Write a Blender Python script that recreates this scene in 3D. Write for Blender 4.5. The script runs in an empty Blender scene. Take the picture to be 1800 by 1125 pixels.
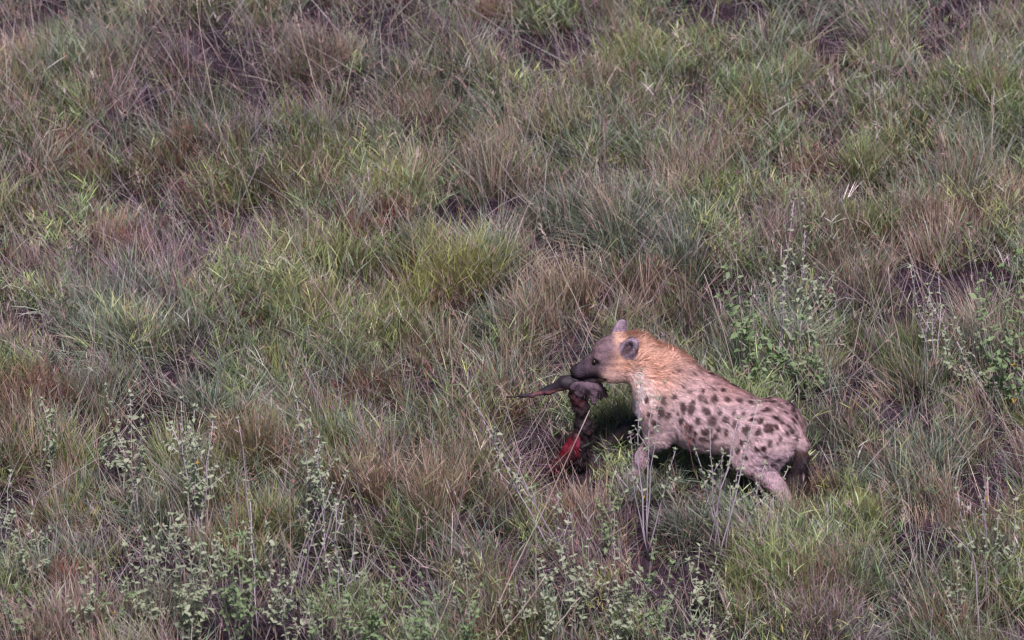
import bpy, math, random
import numpy as np
from mathutils import Vector, Matrix
from mathutils.bvhtree import BVHTree

rng = np.random.default_rng(7)
random.seed(7)
sc = bpy.context.scene
COL = sc.collection

# ------------------------------------------------------------------ camera
PITCH, DIST, WIDE = math.radians(28), 30.0, 5.5
FWD = np.array([0, math.cos(PITCH), -math.sin(PITCH)])
UP = np.array([0, math.sin(PITCH), math.cos(PITCH)])
RIGHT = np.array([1.0, 0, 0])
EYE = -FWD * DIST
cam_data = bpy.data.cameras.new("camera")
cam = bpy.data.objects.new("camera", cam_data)
COL.objects.link(cam)
cam.location = EYE
cam.rotation_euler = (math.pi / 2 - PITCH, 0, 0)
cam_data.sensor_fit = 'HORIZONTAL'
cam_data.sensor_width = 36
cam_data.lens = 36 * DIST / WIDE
cam_data.dof.use_dof = True
cam_data.dof.focus_distance = 28.7
cam_data.dof.aperture_fstop = 3.0
cam_data.clip_start = 0.5
cam_data.clip_end = 5000
sc.camera = cam

# ------------------------------------------------------------------ sky, sun, exposure
SUN_EL, SUN_AZ = math.radians(62), math.radians(172)      # azimuth from +Y towards +X
world = bpy.data.worlds.new("World")
sc.world = world
world.use_nodes = True
wn = world.node_tree
sky = wn.nodes.new("ShaderNodeTexSky")
sky.sky_type = 'NISHITA'
sky.sun_disc = False
sky.sun_elevation = SUN_EL
sky.sun_rotation = SUN_AZ
sky.air_density = 1.0
sky.dust_density = 1.0
sky.ozone_density = 3.0
bg = wn.nodes["Background"]
bg.inputs[1].default_value = 0.05
wn.links.new(sky.outputs[0], bg.inputs[0])
sun_data = bpy.data.lights.new("sun", 'SUN')
sun_data.energy = 4.4
sun_data.angle = math.radians(11)
sun_data.color = (1.0, 0.89, 0.99)
sun = bpy.data.objects.new("sun", sun_data)
COL.objects.link(sun)
sdir = Vector((math.sin(SUN_AZ) * math.cos(SUN_EL), math.cos(SUN_AZ) * math.cos(SUN_EL), math.sin(SUN_EL)))
sun.rotation_euler = sdir.to_track_quat('Z', 'Y').to_euler()
vs = sc.view_settings
sc.display_settings.display_device = 'sRGB'
vs.view_transform = 'Standard'
vs.look = 'None'
vs.exposure = 0.42
vs.gamma = 1.0
vs.use_curve_mapping = False
sc.cycles.max_bounces = 4
sc.cycles.diffuse_bounces = 2
sc.cycles.glossy_bounces = 2
sc.cycles.transmission_bounces = 3
sc.cycles.filter_width = 1.35


# ------------------------------------------------------------------ helpers
def view_ray(px, py):
    return FWD + RIGHT * ((px - 900) / 1800 * WIDE / DIST) - UP * ((py - 562.5) / 1800 * WIDE / DIST)


def on_ground(px, py):
    d = view_ray(px, py)
    t = -EYE[2] / d[2]
    q = EYE + d * t
    return float(q[0]), float(q[1])


def on_plane_y(px, py, y):
    d = view_ray(px, py)
    t = (y - EYE[1]) / d[1]
    return EYE + d * t


MPP = WIDE / 1800                       # metres per photograph pixel at the middle of the field


def hills(x, y):
    x = np.asarray(x, float)
    y = np.asarray(y, float)
    z = 0.035 * np.sin(1.3 * x + 0.7 * y + 1.0) + 0.03 * np.sin(2.1 * y - 0.9 * x + 0.4)
    z = z + 0.02 * np.sin(3.7 * x - 2.9 * y) + 0.015 * np.sin(5.1 * x + 4.3 * y + 2)
    k = np.exp(-(((x - 1.0) / 0.9) ** 2 + ((y + 1.75) / 0.6) ** 2))
    return z * (1 - k) - 0.02 * k


def tag(o, label=None, cat=None, group=None, kind=None):
    if label: o["label"] = label
    if cat: o["category"] = cat
    if group: o["group"] = group
    if kind: o["kind"] = kind
    return o


def mesh_object(name, me, mat, parent=None):
    o = bpy.data.objects.new(name, me)
    COL.objects.link(o)
    if mat and not me.materials:
        me.materials.append(mat)
    if parent:
        o.parent = parent
    return o


def empty(name, loc=(0, 0, 0), rz=0.0):
    o = bpy.data.objects.new(name, None)
    o.empty_display_size = 0.05
    COL.objects.link(o)
    o.location = loc
    o.rotation_euler = (0, 0, rz)
    return o


def raw_mesh(name, co, loops, starts, col=None, smooth=False):
    me = bpy.data.meshes.new(name)
    co = np.ascontiguousarray(co, np.float32)
    me.vertices.add(len(co))
    me.vertices.foreach_set("co", co.ravel())
    me.loops.add(len(loops))
    me.loops.foreach_set("vertex_index", np.ascontiguousarray(loops, np.int32))
    me.polygons.add(len(starts))
    me.polygons.foreach_set("loop_start", np.ascontiguousarray(starts, np.int32))
    if smooth:
        me.polygons.foreach_set("use_smooth", np.ones(len(starts), bool))
    if col is not None:
        at = me.attributes.new("tint", 'FLOAT_COLOR', 'POINT')
        c4 = np.ones((len(co), 4), np.float32)
        c4[:, :3] = col
        at.data.foreach_set("color", c4.ravel())
    me.update(calc_edges=True)
    return me


def nodes_of(m):
    m.use_nodes = True
    nt = m.node_tree
    nt.nodes.clear()
    return nt, nt.nodes, nt.links


def blade_material(name, translucent=0.3, rough=0.55, spec=0.25, noise=0.25):
    """plant tissue: the blade's own tint, streaked a little, with some light passing through"""
    m = bpy.data.materials.new(name)
    nt, N, Lk = nodes_of(m)
    out = N.new("ShaderNodeOutputMaterial")
    at = N.new("ShaderNodeAttribute"); at.attribute_name = "tint"
    ns = N.new("ShaderNodeTexNoise"); ns.inputs["Scale"].default_value = 60
    tc = N.new("ShaderNodeTexCoord")
    Lk.new(tc.outputs["Object"], ns.inputs["Vector"])
    mr = N.new("ShaderNodeMapRange")
    mr.inputs["To Min"].default_value = 1 - noise
    mr.inputs["To Max"].default_value = 1 + noise
    Lk.new(ns.outputs["Fac"], mr.inputs["Value"])
    mul = N.new("ShaderNodeMixRGB"); mul.blend_type = 'MULTIPLY'; mul.inputs[0].default_value = 1
    Lk.new(at.outputs["Color"], mul.inputs[1]); Lk.new(mr.outputs[0], mul.inputs[2])
    p = N.new("ShaderNodeBsdfPrincipled")
    p.inputs["Roughness"].default_value = rough
    p.inputs["Specular IOR Level"].default_value = spec
    tr = N.new("ShaderNodeBsdfTranslucent")
    mx = N.new("ShaderNodeMixShader"); mx.inputs[0].default_value = translucent
    Lk.new(mul.outputs[0], p.inputs["Base Color"]); Lk.new(mul.outputs[0], tr.inputs["Color"])
    Lk.new(p.outputs[0], mx.inputs[1]); Lk.new(tr.outputs[0], mx.inputs[2])
    Lk.new(mx.outputs[0], out.inputs[0])
    return m


def plain_material(name, c1, c2, scale=30, rough=0.7, translucent=0.0, per_object=0.0, spec=0.25):
    """two tints mixed by noise, with a per-object shift so that copies differ"""
    m = bpy.data.materials.new(name)
    nt, N, Lk = nodes_of(m)
    out = N.new("ShaderNodeOutputMaterial")
    tc = N.new("ShaderNodeTexCoord")
    ns = N.new("ShaderNodeTexNoise"); ns.inputs["Scale"].default_value = scale
    Lk.new(tc.outputs["Object"], ns.inputs["Vector"])
    mix = N.new("ShaderNodeMixRGB")
    mix.inputs[1].default_value = (*c1, 1); mix.inputs[2].default_value = (*c2, 1)
    oi = N.new("ShaderNodeObjectInfo")
    md = N.new("ShaderNodeMath"); md.operation = 'MULTIPLY_ADD'; md.use_clamp = True
    md.inputs[1].default_value = per_object
    Lk.new(oi.outputs["Random"], md.inputs[0])
    sub = N.new("ShaderNodeMath"); sub.operation = 'SUBTRACT'; sub.inputs[1].default_value = per_object / 2
    Lk.new(ns.outputs["Fac"], sub.inputs[0]); Lk.new(sub.outputs[0], md.inputs[2])
    Lk.new(md.outputs[0], mix.inputs[0])
    p = N.new("ShaderNodeBsdfPrincipled")
    p.inputs["Roughness"].default_value = rough
    p.inputs["Specular IOR Level"].default_value = spec
    Lk.new(mix.outputs[0], p.inputs["Base Color"])
    if translucent:
        tr = N.new("ShaderNodeBsdfTranslucent"); mx = N.new("ShaderNodeMixShader")
        mx.inputs[0].default_value = translucent
        Lk.new(mix.outputs[0], tr.inputs["Color"])
        Lk.new(p.outputs[0], mx.inputs[1]); Lk.new(tr.outputs[0], mx.inputs[2])
        Lk.new(mx.outputs[0], out.inputs[0])
    else:
        Lk.new(p.outputs[0], out.inputs[0])
    return m


def soil_material():
    m = bpy.data.materials.new("soil")
    nt, N, Lk = nodes_of(m)
    out = N.new("ShaderNodeOutputMaterial")
    tc = N.new("ShaderNodeTexCoord")
    n1 = N.new("ShaderNodeTexNoise"); n1.inputs["Scale"].default_value = 1.7; n1.inputs["Detail"].default_value = 6
    n2 = N.new("ShaderNodeTexNoise"); n2.inputs["Scale"].default_value = 45; n2.inputs["Detail"].default_value = 5
    Lk.new(tc.outputs["Object"], n1.inputs[0]); Lk.new(tc.outputs["Object"], n2.inputs[0])
    r1 = N.new("ShaderNodeValToRGB")
    r1.color_ramp.elements[0].position = 0.35; r1.color_ramp.elements[0].color = (0.022, 0.014, 0.021, 1)  # purple shade of the gaps is put into the dark soil tints
    r1.color_ramp.elements[1].position = 0.68; r1.color_ramp.elements[1].color = (0.06, 0.041, 0.054, 1)
    r2 = N.new("ShaderNodeValToRGB")
    r2.color_ramp.elements[0].position = 0.38; r2.color_ramp.elements[0].color = (0.45, 0.42, 0.42, 1)
    r2.color_ramp.elements[1].position = 0.66; r2.color_ramp.elements[1].color = (1.25, 1.2, 1.15, 1)
    Lk.new(n1.outputs["Fac"], r1.inputs[0]); Lk.new(n2.outputs["Fac"], r2.inputs[0])
    mul = N.new("ShaderNodeMixRGB"); mul.blend_type = 'MULTIPLY'; mul.inputs[0].default_value = 1
    Lk.new(r1.outputs[0], mul.inputs[1]); Lk.new(r2.outputs[0], mul.inputs[2])
    bp = N.new("ShaderNodeBump"); bp.inputs["Strength"].default_value = 0.7; bp.inputs["Distance"].default_value = 0.03
    Lk.new(n2.outputs["Fac"], bp.inputs["Height"])
    p = N.new("ShaderNodeBsdfPrincipled"); p.inputs["Roughness"].default_value = 0.95
    p.inputs["Specular IOR Level"].default_value = 0.1
    Lk.new(mul.outputs[0], p.inputs["Base Color"]); Lk.new(bp.outputs[0], p.inputs["Normal"])
    Lk.new(p.outputs[0], out.inputs[0])
    return m


M_BLADE = blade_material("grass_blade", 0.18, 0.42, 0.45)
M_LITTER = blade_material("dead_grass", 0.1, 0.8, 0.1)
M_STRAW = plain_material("dry_straw", (0.62, 0.50, 0.42), (0.48, 0.37, 0.31), 25, 0.6, 0.0, 0.5)
M_STEM = plain_material("woody_stem", (0.56, 0.48, 0.53), (0.38, 0.30, 0.34), 40, 0.7, 0.0, 0.7)
M_GREENSTEM = plain_material("green_stem", (0.30, 0.32, 0.22), (0.36, 0.30, 0.28), 40, 0.7, 0.0, 0.7)
M_LEAF = plain_material("downy_leaf", (0.25, 0.31, 0.18), (0.42, 0.46, 0.31), 18, 0.65, 0.3, 0.9)
M_LEAF2 = plain_material("fresh_leaf", (0.17, 0.265, 0.11), (0.29, 0.37, 0.19), 18, 0.6, 0.35, 0.9)
M_LEAF3 = plain_material("yellow_leaf", (0.55, 0.38, 0.06), (0.42, 0.28, 0.06), 18, 0.6, 0.35, 0.9)
M_PINK = plain_material("pink_floret", (0.50, 0.20, 0.18), (0.38, 0.22, 0.2), 30, 0.7, 0.2, 0.6)

# ------------------------------------------------------------------ ground
xs = np.concatenate([[-900, -300, -100, -40, -20, -12], np.linspace(-8, 8, 97), [12, 20, 40, 100, 300, 900]])
ys = np.concatenate([[-600, -200, -80, -30, -14], np.linspace(-8, 10, 109), [14, 25, 60, 150, 400, 1200]])
GX, GY = np.meshgrid(xs, ys)
near = np.exp(-(np.maximum(0, np.abs(GX) - 7) + np.maximum(0, np.abs(GY - 1) - 8)) / 4)
GZ = hills(GX, GY) * near
co = np.stack([GX, GY, GZ], -1).reshape(-1, 3)
ny, nx = GX.shape
i0 = (np.arange(ny - 1)[:, None] * nx + np.arange(nx - 1)[None, :]).ravel()
quads = np.stack([i0, i0 + 1, i0 + nx + 1, i0 + nx], -1)
me = raw_mesh("ground", co, quads.ravel(), np.arange(len(quads)) * 4, smooth=True)
tag(mesh_object("ground", me, soil_material()), "mauve-brown soil under the grass, with the shade of the gaps put into its colour", None, None, "structure")


# ------------------------------------------------------------------ grass
def make_blades(root, length, az, lean, curl, width, cb, ct, seg=3, twist=None):
    """ribbons: seg pieces, tapering to a point. Returns co, loops, starts, colours"""
    n = len(root)
    if twist is None:
        twist = rng.uniform(-1.2, 1.2, n)
    ca, sa = np.cos(az), np.sin(az)
    P = np.zeros((n, seg + 1, 3)); P[:, 0] = root
    dirs = []
    for i in range(seg):
        th = lean + curl * ((i + 0.5) / seg) ** 1.3
        d = np.stack([np.sin(th) * ca, np.sin(th) * sa, np.cos(th)], -1)
        dirs.append(d)
        P[:, i + 1] = P[:, i] + d * (length / seg)[:, None]
    s = np.stack([-sa, ca, np.zeros(n)], -1)
    nv = 2 * seg + 1
    V = np.zeros((n, nv, 3)); Cc = np.zeros((n, nv, 3))
    prof = [0.75, 1.0, 0.72, 0.5, 0.3]
    for i in range(seg):
        w = np.cos(twist)[:, None] * s + np.sin(twist)[:, None] * np.cross(dirs[i], s)
        hw = (width * prof[i] * 0.5)[:, None] * w
        V[:, 2 * i] = P[:, i] - hw
        V[:, 2 * i + 1] = P[:, i] + hw
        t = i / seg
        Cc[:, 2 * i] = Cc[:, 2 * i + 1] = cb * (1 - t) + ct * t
    V[:, -1] = P[:, seg]; Cc[:, -1] = ct
    base = (np.arange(n) * nv)[:, None]
    lo = []
    st = []
    k = 0
    for i in range(seg - 1):
        lo.append(base + np.array([[2 * i, 2 * i + 1, 2 * i + 3, 2 * i + 2]])); st.append(k); k += 4
    lo.append(base + np.array([[2 * seg - 2, 2 * seg - 1, 2 * seg]])); st.append(k); k += 3
    loops = np.concatenate(lo, 1).ravel()
    starts = ((np.arange(n) * k)[:, None] + np.array(st)[None, :]).ravel()
    return V.reshape(-1, 3), loops, starts, Cc.reshape(-1, 3)


class Blades:
    def __init__(self): self.v, self.l, self.s, self.c, self.nv, self.nl = [], [], [], [], 0, 0
    def add(self, *a, **k):
        v, l, s, c = make_blades(*a, **k)
        self.v.append(v); self.l.append(l + self.nv); self.s.append(s + self.nl); self.c.append(c)
        self.nv += len(v); self.nl += len(l)
    def mesh(self, name):
        return raw_mesh(name, np.concatenate(self.v), np.concatenate(self.l), np.concatenate(self.s), np.concatenate(self.c))


def patch_field(x, y, patches):
    f = np.zeros_like(x)
    for (px, py, rx, ry, a) in patches:
        cx, cy = on_ground(px, py)
        f += a * np.exp(-(((x - cx) / (rx * MPP)) ** 2 + ((y - cy) / (ry * MPP / math.sin(PITCH))) ** 2))
    return f


# where each sort of grass grows (photograph pixels -> places on the ground)
BARE = [(395, 120, 75, 50, .95), (450, 190, 70, 30, .8), (25, 565, 60, 25, .9), (1570, 745, 100, 40, .9), (130, 800, 60, 22, .7), (640, 1000, 80, 25, .6),
        (1340, 50, 60, 25, .7), (820, 30, 50, 16, .4), (1100, 200, 50, 18, .5), (290, 180, 40, 20, .6), (30, 420, 40, 20, .5), (1690, 780, 60, 25, .5), (860, 430, 40, 14, .5), (250, 800, 40, 16, .5), (800, 260, 60, 20, .6), (780, 310, 40, 20, .6), (1020, 425, 70, 15, .4), (430, 505, 70, 15, .5), 
        (900, 800, 50, 30, .15), (1470, 180, 70, 20, .5), (330, 1020, 60, 20, .6), (1000, 345, 60, 20, .4), (1650, 480, 60, 20, .5), (560, 690, 50, 15, .5)]
GREEN = [(640, 550, 190, 80, 2.6), (830, 540, 60, 50, 2.8), (200, 620, 90, 40, .8), (1520, 370, 55, 80, 1.4), (1000, 260, 120, 80, .9), (1085, 760, 60, 30, 2.0),
         (1700, 250, 150, 120, .8), (1100, 110, 200, 70, .7), (460, 940, 60, 40, .8), (1500, 940, 70, 40, 1.2), (1350, 1060, 220, 60, .9),
         (900, 1040, 200, 80, .5), (690, 350, 50, 30, 1.4), (120, 120, 90, 60, .6), (1250, 640, 90, 50, .8), (1650, 1010, 160, 70, .6)]
RED = [(60, 740, 90, 40, 2.2), (440, 800, 60, 35, 1.6), (330, 280, 70, 40, 1.6), (200, 400, 220, 80, .7), (700, 400, 60, 25, 1.6), (790, 560, 35, 35, 2.0),
       (1530, 440, 45, 22, 1.8), (740, 240, 45, 40, 1.2), (150, 300, 160, 70, .5), (1620, 880, 80, 40, .7), (560, 660, 60, 30, .9), (1290, 290, 60, 45, .9),
       (1640, 410, 120, 40, .8), (520, 590, 40, 20, 1.0), (980, 900, 70, 30, 1.0), (720, 700, 40, 20, .9), (1000, 170, 50, 30, .6), (280, 700, 60, 30, .8)]
MAUVE = [(350, 100, 240, 100, 2.2), (470, 210, 120, 70, 1.8), (250, 420, 150, 70, .9), (900, 20, 150, 30, .9), (1550, 760, 120, 50, 1.2), (1480, 200, 120, 50, .6), (430, 460, 150, 70, .8), (620, 230, 100, 70, .6),
         (20, 590, 80, 30, 1.2), (1480, 100, 90, 40, .5)]
BLUE = [(200, 560, 110, 35, 2.2), (560, 780, 80, 30, 1.4), (1150, 480, 110, 40, 1.0), (1480, 690, 90, 40, 1.4), (830, 690, 60, 30, .9), (1450, 590, 80, 50, 1.1),
        (650, 790, 90, 30, 1.2), (860, 380, 90, 40, .9), (1260, 940, 140, 40, .8), (1600, 830, 110, 50, .6)]
STRAW = [(770, 900, 100, 70, 1.8), (1000, 560, 100, 70, 1.5), (1060, 380, 100, 60, .8), (1620, 400, 100, 50, .9), (1200, 590, 80, 40, .8), (300, 740, 60, 40, .8),
         (1400, 1040, 120, 50, .7)]
LOW = [(330, 1060, 170, 80, .45), (650, 1110, 130, 50, .35), (1080, 1090, 130, 70, .4), (60, 980, 80, 90, .25), (1350, 690, 90, 45, .4), (1740, 690, 80, 50, .35), (220, 850, 130, 50, .2),
       (1240, 915, 180, 32, .45), (1370, 905, 80, 25, .3), (1000, 880, 110, 25, .5), (970, 850, 55, 20, .5), (1072, 812, 60, 22, .75), (1390, 930, 70, 30, .15), (1030, 815, 90, 30, .3), (1560, 740, 100, 45, .5), (395, 130, 80, 60, .4), (1110, 870, 60, 40, .35),
       (900, 810, 60, 30, .4), (25, 575, 70, 30, .6)]

TALL = [(640, 560, 200, 70, .35), (825, 565, 60, 35, .5), (60, 745, 90, 35, .3), (1520, 425, 60, 50, .4), (440, 820, 60, 35, .3), (770, 915, 90, 45, .35), (1350, 1060, 220, 50, .3), (900, 1060, 300, 50, .2), (1000, 280, 120, 50, .25), (220, 640, 80, 30, .3)]
X0, X1, Y0, Y1 = -4.3, 4.3, -4.9, 5.9
HY = np.array([1.05505, -1.80253]); HYAW = math.radians(22)
HF = np.array([-math.cos(HYAW), math.sin(HYAW)]); HL = np.array([-math.sin(HYAW), -math.cos(HYAW)])


def hyena_local(x, y):
    dx, dy = x - HY[0], y - HY[1]
    return dx * HF[0] + dy * HF[1], dx * HL[0] + dy * HL[1]


def in_view(x, y):
    d = y + EYE[1] * -1
    half = (DIST + y * math.cos(PITCH)) / DIST * WIDE / 2 + 0.25
    return (np.abs(x) < half) & (y > -3.9) & (y < 4.7)


def scatter_clumps(n):
    x = rng.uniform(X0, X1, n); y = rng.uniform(Y0, Y1, n)
    bare = np.clip(patch_field(x, y, BARE), 0, 0.93)
    bare = np.clip(bare + 0.35 * (np.sin(3.3 * x + 1.7 * y) * np.sin(2.2 * y - 2.9 * x + 1) > 0.55), 0, 0.93)
    keep = (rng.random(n) > bare) & (in_view(x, y) | (rng.random(n) < 0.27))
    return x[keep], y[keep]


def jitter(c, n, s=0.18, hue=0.06):
    c = np.asarray(c, float)
    k = np.exp(rng.normal(0, s, (n, 1)))
    return np.clip(c * k * (1 + rng.normal(0, hue, (n, 3))), 0.005, 0.9)


# sort: base tints, tip tints, length, spread, lean, curl, width, blades in a clump
SORTS = {
    'green_grass': dict(w=0.85, p=GREEN, cb=[(.13, .085, .05), (.11, .10, .05)], ct=[(.165, .22, .07), (.24, .275, .09), (.115, .195, .09)], L=(.11, .29), r=.055, lean=.42, curl=.28, W=.0032, n=38),
    'red_grass': dict(w=0.32, p=RED, cb=[(.13, .065, .05), (.11, .06, .052)], ct=[(.23, .09, .068), (.26, .125, .095), (.22, .145, .085)], L=(.09, .25), r=.05, lean=.40, curl=.15, W=.0028, n=46),
    'mauve_grass': dict(w=0.62, p=MAUVE, cb=[(.15, .105, .11), (.12, .08, .085)], ct=[(.23, .155, .19), (.28, .19, .21), (.18, .13, .18)], L=(.08, .26), r=.08, lean=.6, curl=.25, W=.0028, n=36),
    'blue_grass': dict(w=0.75, p=BLUE, cb=[(.12, .12, .085)], ct=[(.18, .225, .155), (.25, .285, .21), (.145, .205, .14)], L=(.16, .38), r=.05, lean=.45, curl=.5, W=.0036, n=30),
    'straw_grass': dict(w=0.50, p=STRAW, cb=[(.23, .145, .09), (.19, .12, .10)], ct=[(.38, .28, .20), (.42, .32, .26), (.30, .24, .16)], L=(.16, .42), r=.05, lean=.32, curl=.12, W=.0028, n=30),
    'leafy_culm_grass': dict(w=0.60, p=GREEN, cb=[(.17, .16, .09)], ct=[(.18, .235, .085), (.25, .275, .11), (.14, .205, .095)], L=(.15, .34), r=.06, lean=.45, curl=.3, W=.0030, n=9),
}
LABELS = {
    'green_grass': 'fine green grass growing in clumps all over the slope',
    'red_grass': 'fine reddish-brown grass growing in dense low clumps',
    'mauve_grass': 'thin dead mauve-grey grass over the bare-looking patches',
    'blue_grass': 'long arching grey-green grass blades bent over in sheaves',
    'straw_grass': 'upright pale straw-coloured dry grass stalks',
    'leafy_culm_grass': 'green grass stems with short side blades',
    'flattened_grass': 'flattened grey dead grass lying on the soil',
}
cx, cy = scatter_clumps(28000)
names = list(SORTS)
wts = np.stack([SORTS[k]['w'] * (0.35 + 1.1 * (0.5 + 0.5 * np.sin((1.1 + .37 * i) * cx + (1.7 - .29 * i) * cy + 2.1 * i))) + 1.25 * patch_field(cx, cy, SORTS[k]['p']) for i, k in enumerate(names)], 1)
wts /= wts.sum(1, keepdims=True)
pick = (rng.random((len(cx), 1)) > np.cumsum(wts, 1)).sum(1).clip(0, len(names) - 1)
# the grass grows in stools: each has one main sort, its own vigour and lean, and thin ground around it
NC = 520
own = rng.choice(len(cx), NC, replace=False)
d2 = (cx[:, None] - cx[own][None]) ** 2 + (cy[:, None] - cy[own][None]) ** 2
near_c = d2.argmin(1); dist_c = np.sqrt(d2.min(1))
pick = np.where(rng.random(len(cx)) < .38, pick[own][near_c], pick)
vig_c = rng.uniform(.75, 1.4, NC)
stool = vig_c[near_c] * (.42 + .85 * np.exp(-(dist_c / .19) ** 2))
az_c = np.where(rng.random(NC) < .62, rng.normal(2.7, .7, NC), rng.uniform(0, 2 * math.pi, NC))[near_c]
tone_c = np.exp(np.clip(rng.normal(0, .28, NC), -.5, .35))[near_c]
sel = rng.random(len(cx)) > .92 * np.clip((dist_c - .13) / .11, 0, 1)
cx, cy, pick, stool, az_c, tone_c = cx[sel], cy[sel], pick[sel], stool[sel], az_c[sel], tone_c[sel]
low_f = np.clip(1 - patch_field(cx, cy, LOW), 0.22, 1); low = low_f.copy()
lx, ly = hyena_local(cx, cy)
under = (np.abs(ly) < 0.2) & (lx > -0.55) & (lx < 0.55)
low[under] = np.minimum(low_f[under], 0.85)
patchy = stool * (1 + patch_field(cx, cy, TALL)) * (0.85 + 0.3 * (0.5 + 0.5 * np.sin(1.9 * cx + 1.1 * cy) * np.sin(2.6 * cy - 1.3 * cx + .7)))
for i, k in enumerate(names):
    S = SORTS[k]
    ids = np.nonzero(pick == i)[0]
    reps = np.clip(rng.poisson(S['n'], len(ids)), 4, None)
    ci = np.repeat(ids, reps); n = len(ci)
    # every clump has its own lean and vigour
    c_az = np.where(rng.random(len(cx)) < 0.7, az_c + rng.normal(0, .35, len(cx)), rng.uniform(0, 2 * math.pi, len(cx)))
    c_vig = np.exp(rng.normal(0, 0.22, len(cx)))
    c_lean = np.abs(rng.normal(0, 0.48, len(cx)))
    rr = S['r'] * np.sqrt(rng.random(n)) * np.exp(rng.normal(0, .35, n)); ra = rng.uniform(0, 2 * math.pi, n)
    ox, oy = rr * np.cos(ra), rr * np.sin(ra)
    x, y = cx[ci] + ox, cy[ci] + oy
    root = np.stack([x, y, hills(x, y) - 0.005], -1)
    ln = .80 * rng.uniform(*S['L'], n) * c_vig[ci] * low[ci] * patchy[ci]
    ln = np.minimum(ln, rng.uniform(.32, .42, n))
    lean = np.abs(rng.normal(0, S['lean'], n))
    vx = np.sin(lean) * np.cos(ra) + np.sin(c_lean[ci]) * np.cos(c_az[ci]); vy = np.sin(lean) * np.sin(ra) + np.sin(c_lean[ci]) * np.sin(c_az[ci])
    az = np.arctan2(vy, vx) + rng.normal(0, .35, n)
    th = np.minimum(np.arcsin(np.clip(np.hypot(vx, vy), 0, .97)), 1.3)
    curl = rng.normal(S['curl'], .3, n)
    cb = np.array(S['cb'])[rng.integers(0, len(S['cb']), len(cx))][ci]
    ctc = np.array(S['ct'])[rng.integers(0, len(S['ct']), len(cx))][ci]
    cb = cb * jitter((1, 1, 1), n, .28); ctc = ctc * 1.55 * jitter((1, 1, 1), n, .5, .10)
    ctc *= np.exp(np.clip(rng.normal(0, .36, len(cx)), -.7, .45))[ci][:, None] * tone_c[ci][:, None]; cb *= .65  # tips lifted, bases darkened: light and shade put into the blade tints
    dead = rng.random(n) < 0.10
    ctc[dead] = jitter((.50, .42, .38), int(dead.sum()), .3)
    W = S['W'] * np.exp(np.clip(rng.normal(0, .3, n), -.6, .5))
    B = Blades()
    if k == 'leafy_culm_grass':
        B.add(root, ln, az, th, curl, W * .8, cb, ctc * .9 + .1 * cb, seg=3)
        for j in range(6):                                  # short blades leaving the stem at sharp angles
            t = rng.uniform(.2, .98, n)
            thj = th + curl * t ** 1.3 * 0.55
            d = np.stack([np.sin(thj) * np.cos(az), np.sin(thj) * np.sin(az), np.cos(thj)], -1)
            q = root + d * (ln * t)[:, None]
            B.add(q, ln * rng.uniform(.2, .42, n), rng.uniform(0, 2 * math.pi, n), rng.uniform(.35, 1.05, n), rng.uniform(0, .5, n), W * 1.15, ctc * .85, ctc, seg=2)
    else:
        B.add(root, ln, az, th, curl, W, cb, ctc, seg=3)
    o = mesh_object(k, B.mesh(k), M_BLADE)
    tag(o, LABELS[k], None, None, 'stuff')

# dead grass lying flat on the soil
n = 26000
x = rng.uniform(X0, X1, n); y = rng.uniform(Y0, Y1, n)
root = np.stack([x, y, hills(x, y) + rng.uniform(0.004, 0.06, n)], -1)
B = Blades()
tl = np.array([(.12, .08, .10), (.09, .06, .078), (.22, .17, .18), (.08, .09, .08)])[rng.integers(0, 4, n)] * jitter((1, 1, 1), n, .3)  # litter tints darkened to carry the shade of the hollows
B.add(root, rng.uniform(.07, .26, n), np.where(rng.random(n) < .5, rng.normal(2.6, .8, n), rng.uniform(0, 6.28, n)), rng.uniform(1.15, 1.62, n), rng.normal(.1, .2, n), rng.uniform(.002, .0042, n), tl, tl, seg=2)
tag(mesh_object('flattened_grass', B.mesh('flattened_grass'), M_LITTER), LABELS['flattened_grass'], None, None, 'stuff')


# thin flowering stems of the grass, mostly swept over to the upper left
n = 13000
x = rng.uniform(X0 + .6, X1 - .6, n); y = rng.uniform(Y0 + .5, Y1 - .5, n)
lx, ly = hyena_local(x, y)
ok = ~((np.abs(ly) < .25) & (np.abs(lx) < .6)) & ~((ly > 0) & (ly < 1.0) & (np.abs(lx) < .75) & (rng.random(n) < .75))
x, y = x[ok], y[ok]; n = len(x)
root = np.stack([x, y, hills(x, y)], -1)
az = np.where(rng.random(n) < .68, rng.normal(2.75, .5, n), rng.normal(.4, .8, n))
ct_ = np.array([(.50, .42, .36), (.42, .35, .37), (.36, .36, .25), (.40, .27, .23), (.30, .34, .26)])[rng.integers(0, 5, n)] * jitter((1, 1, 1), n, .25)
ln = rng.uniform(.22, .58, n); th = np.abs(rng.normal(.5, .3, n)); cu = rng.normal(.15, .25, n)
B = Blades()
B.add(root, ln, az, th, cu, rng.uniform(.0022, .0042, n), ct_ * .75, ct_ * 1.1, seg=4)
hd = rng.random(n) < .4                                       # some carry a narrow feathery head
m = int(hd.sum())
for j in range(5):
    t = .78 + .2 * rng.random(m)
    thj = th[hd] + cu[hd] * t ** 1.3 * .6
    d = np.stack([np.sin(thj) * np.cos(az[hd]), np.sin(thj) * np.sin(az[hd]), np.cos(thj)], -1)
    B.add(root[hd] + d * (ln[hd] * t)[:, None], rng.uniform(.02, .05, m), az[hd] + rng.normal(0, .9, m), thj + rng.normal(0, .35, m), np.zeros(m), np.full(m, .003), ct_[hd] * np.array((1, .8, .8)), ct_[hd] * np.array((1.05, .85, .85)), seg=2)
tag(mesh_object('flowering_grass', B.mesh('flowering_grass'), M_BLADE), 'thin pale flowering grass stems swept over across the field', None, None, 'stuff')


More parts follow.
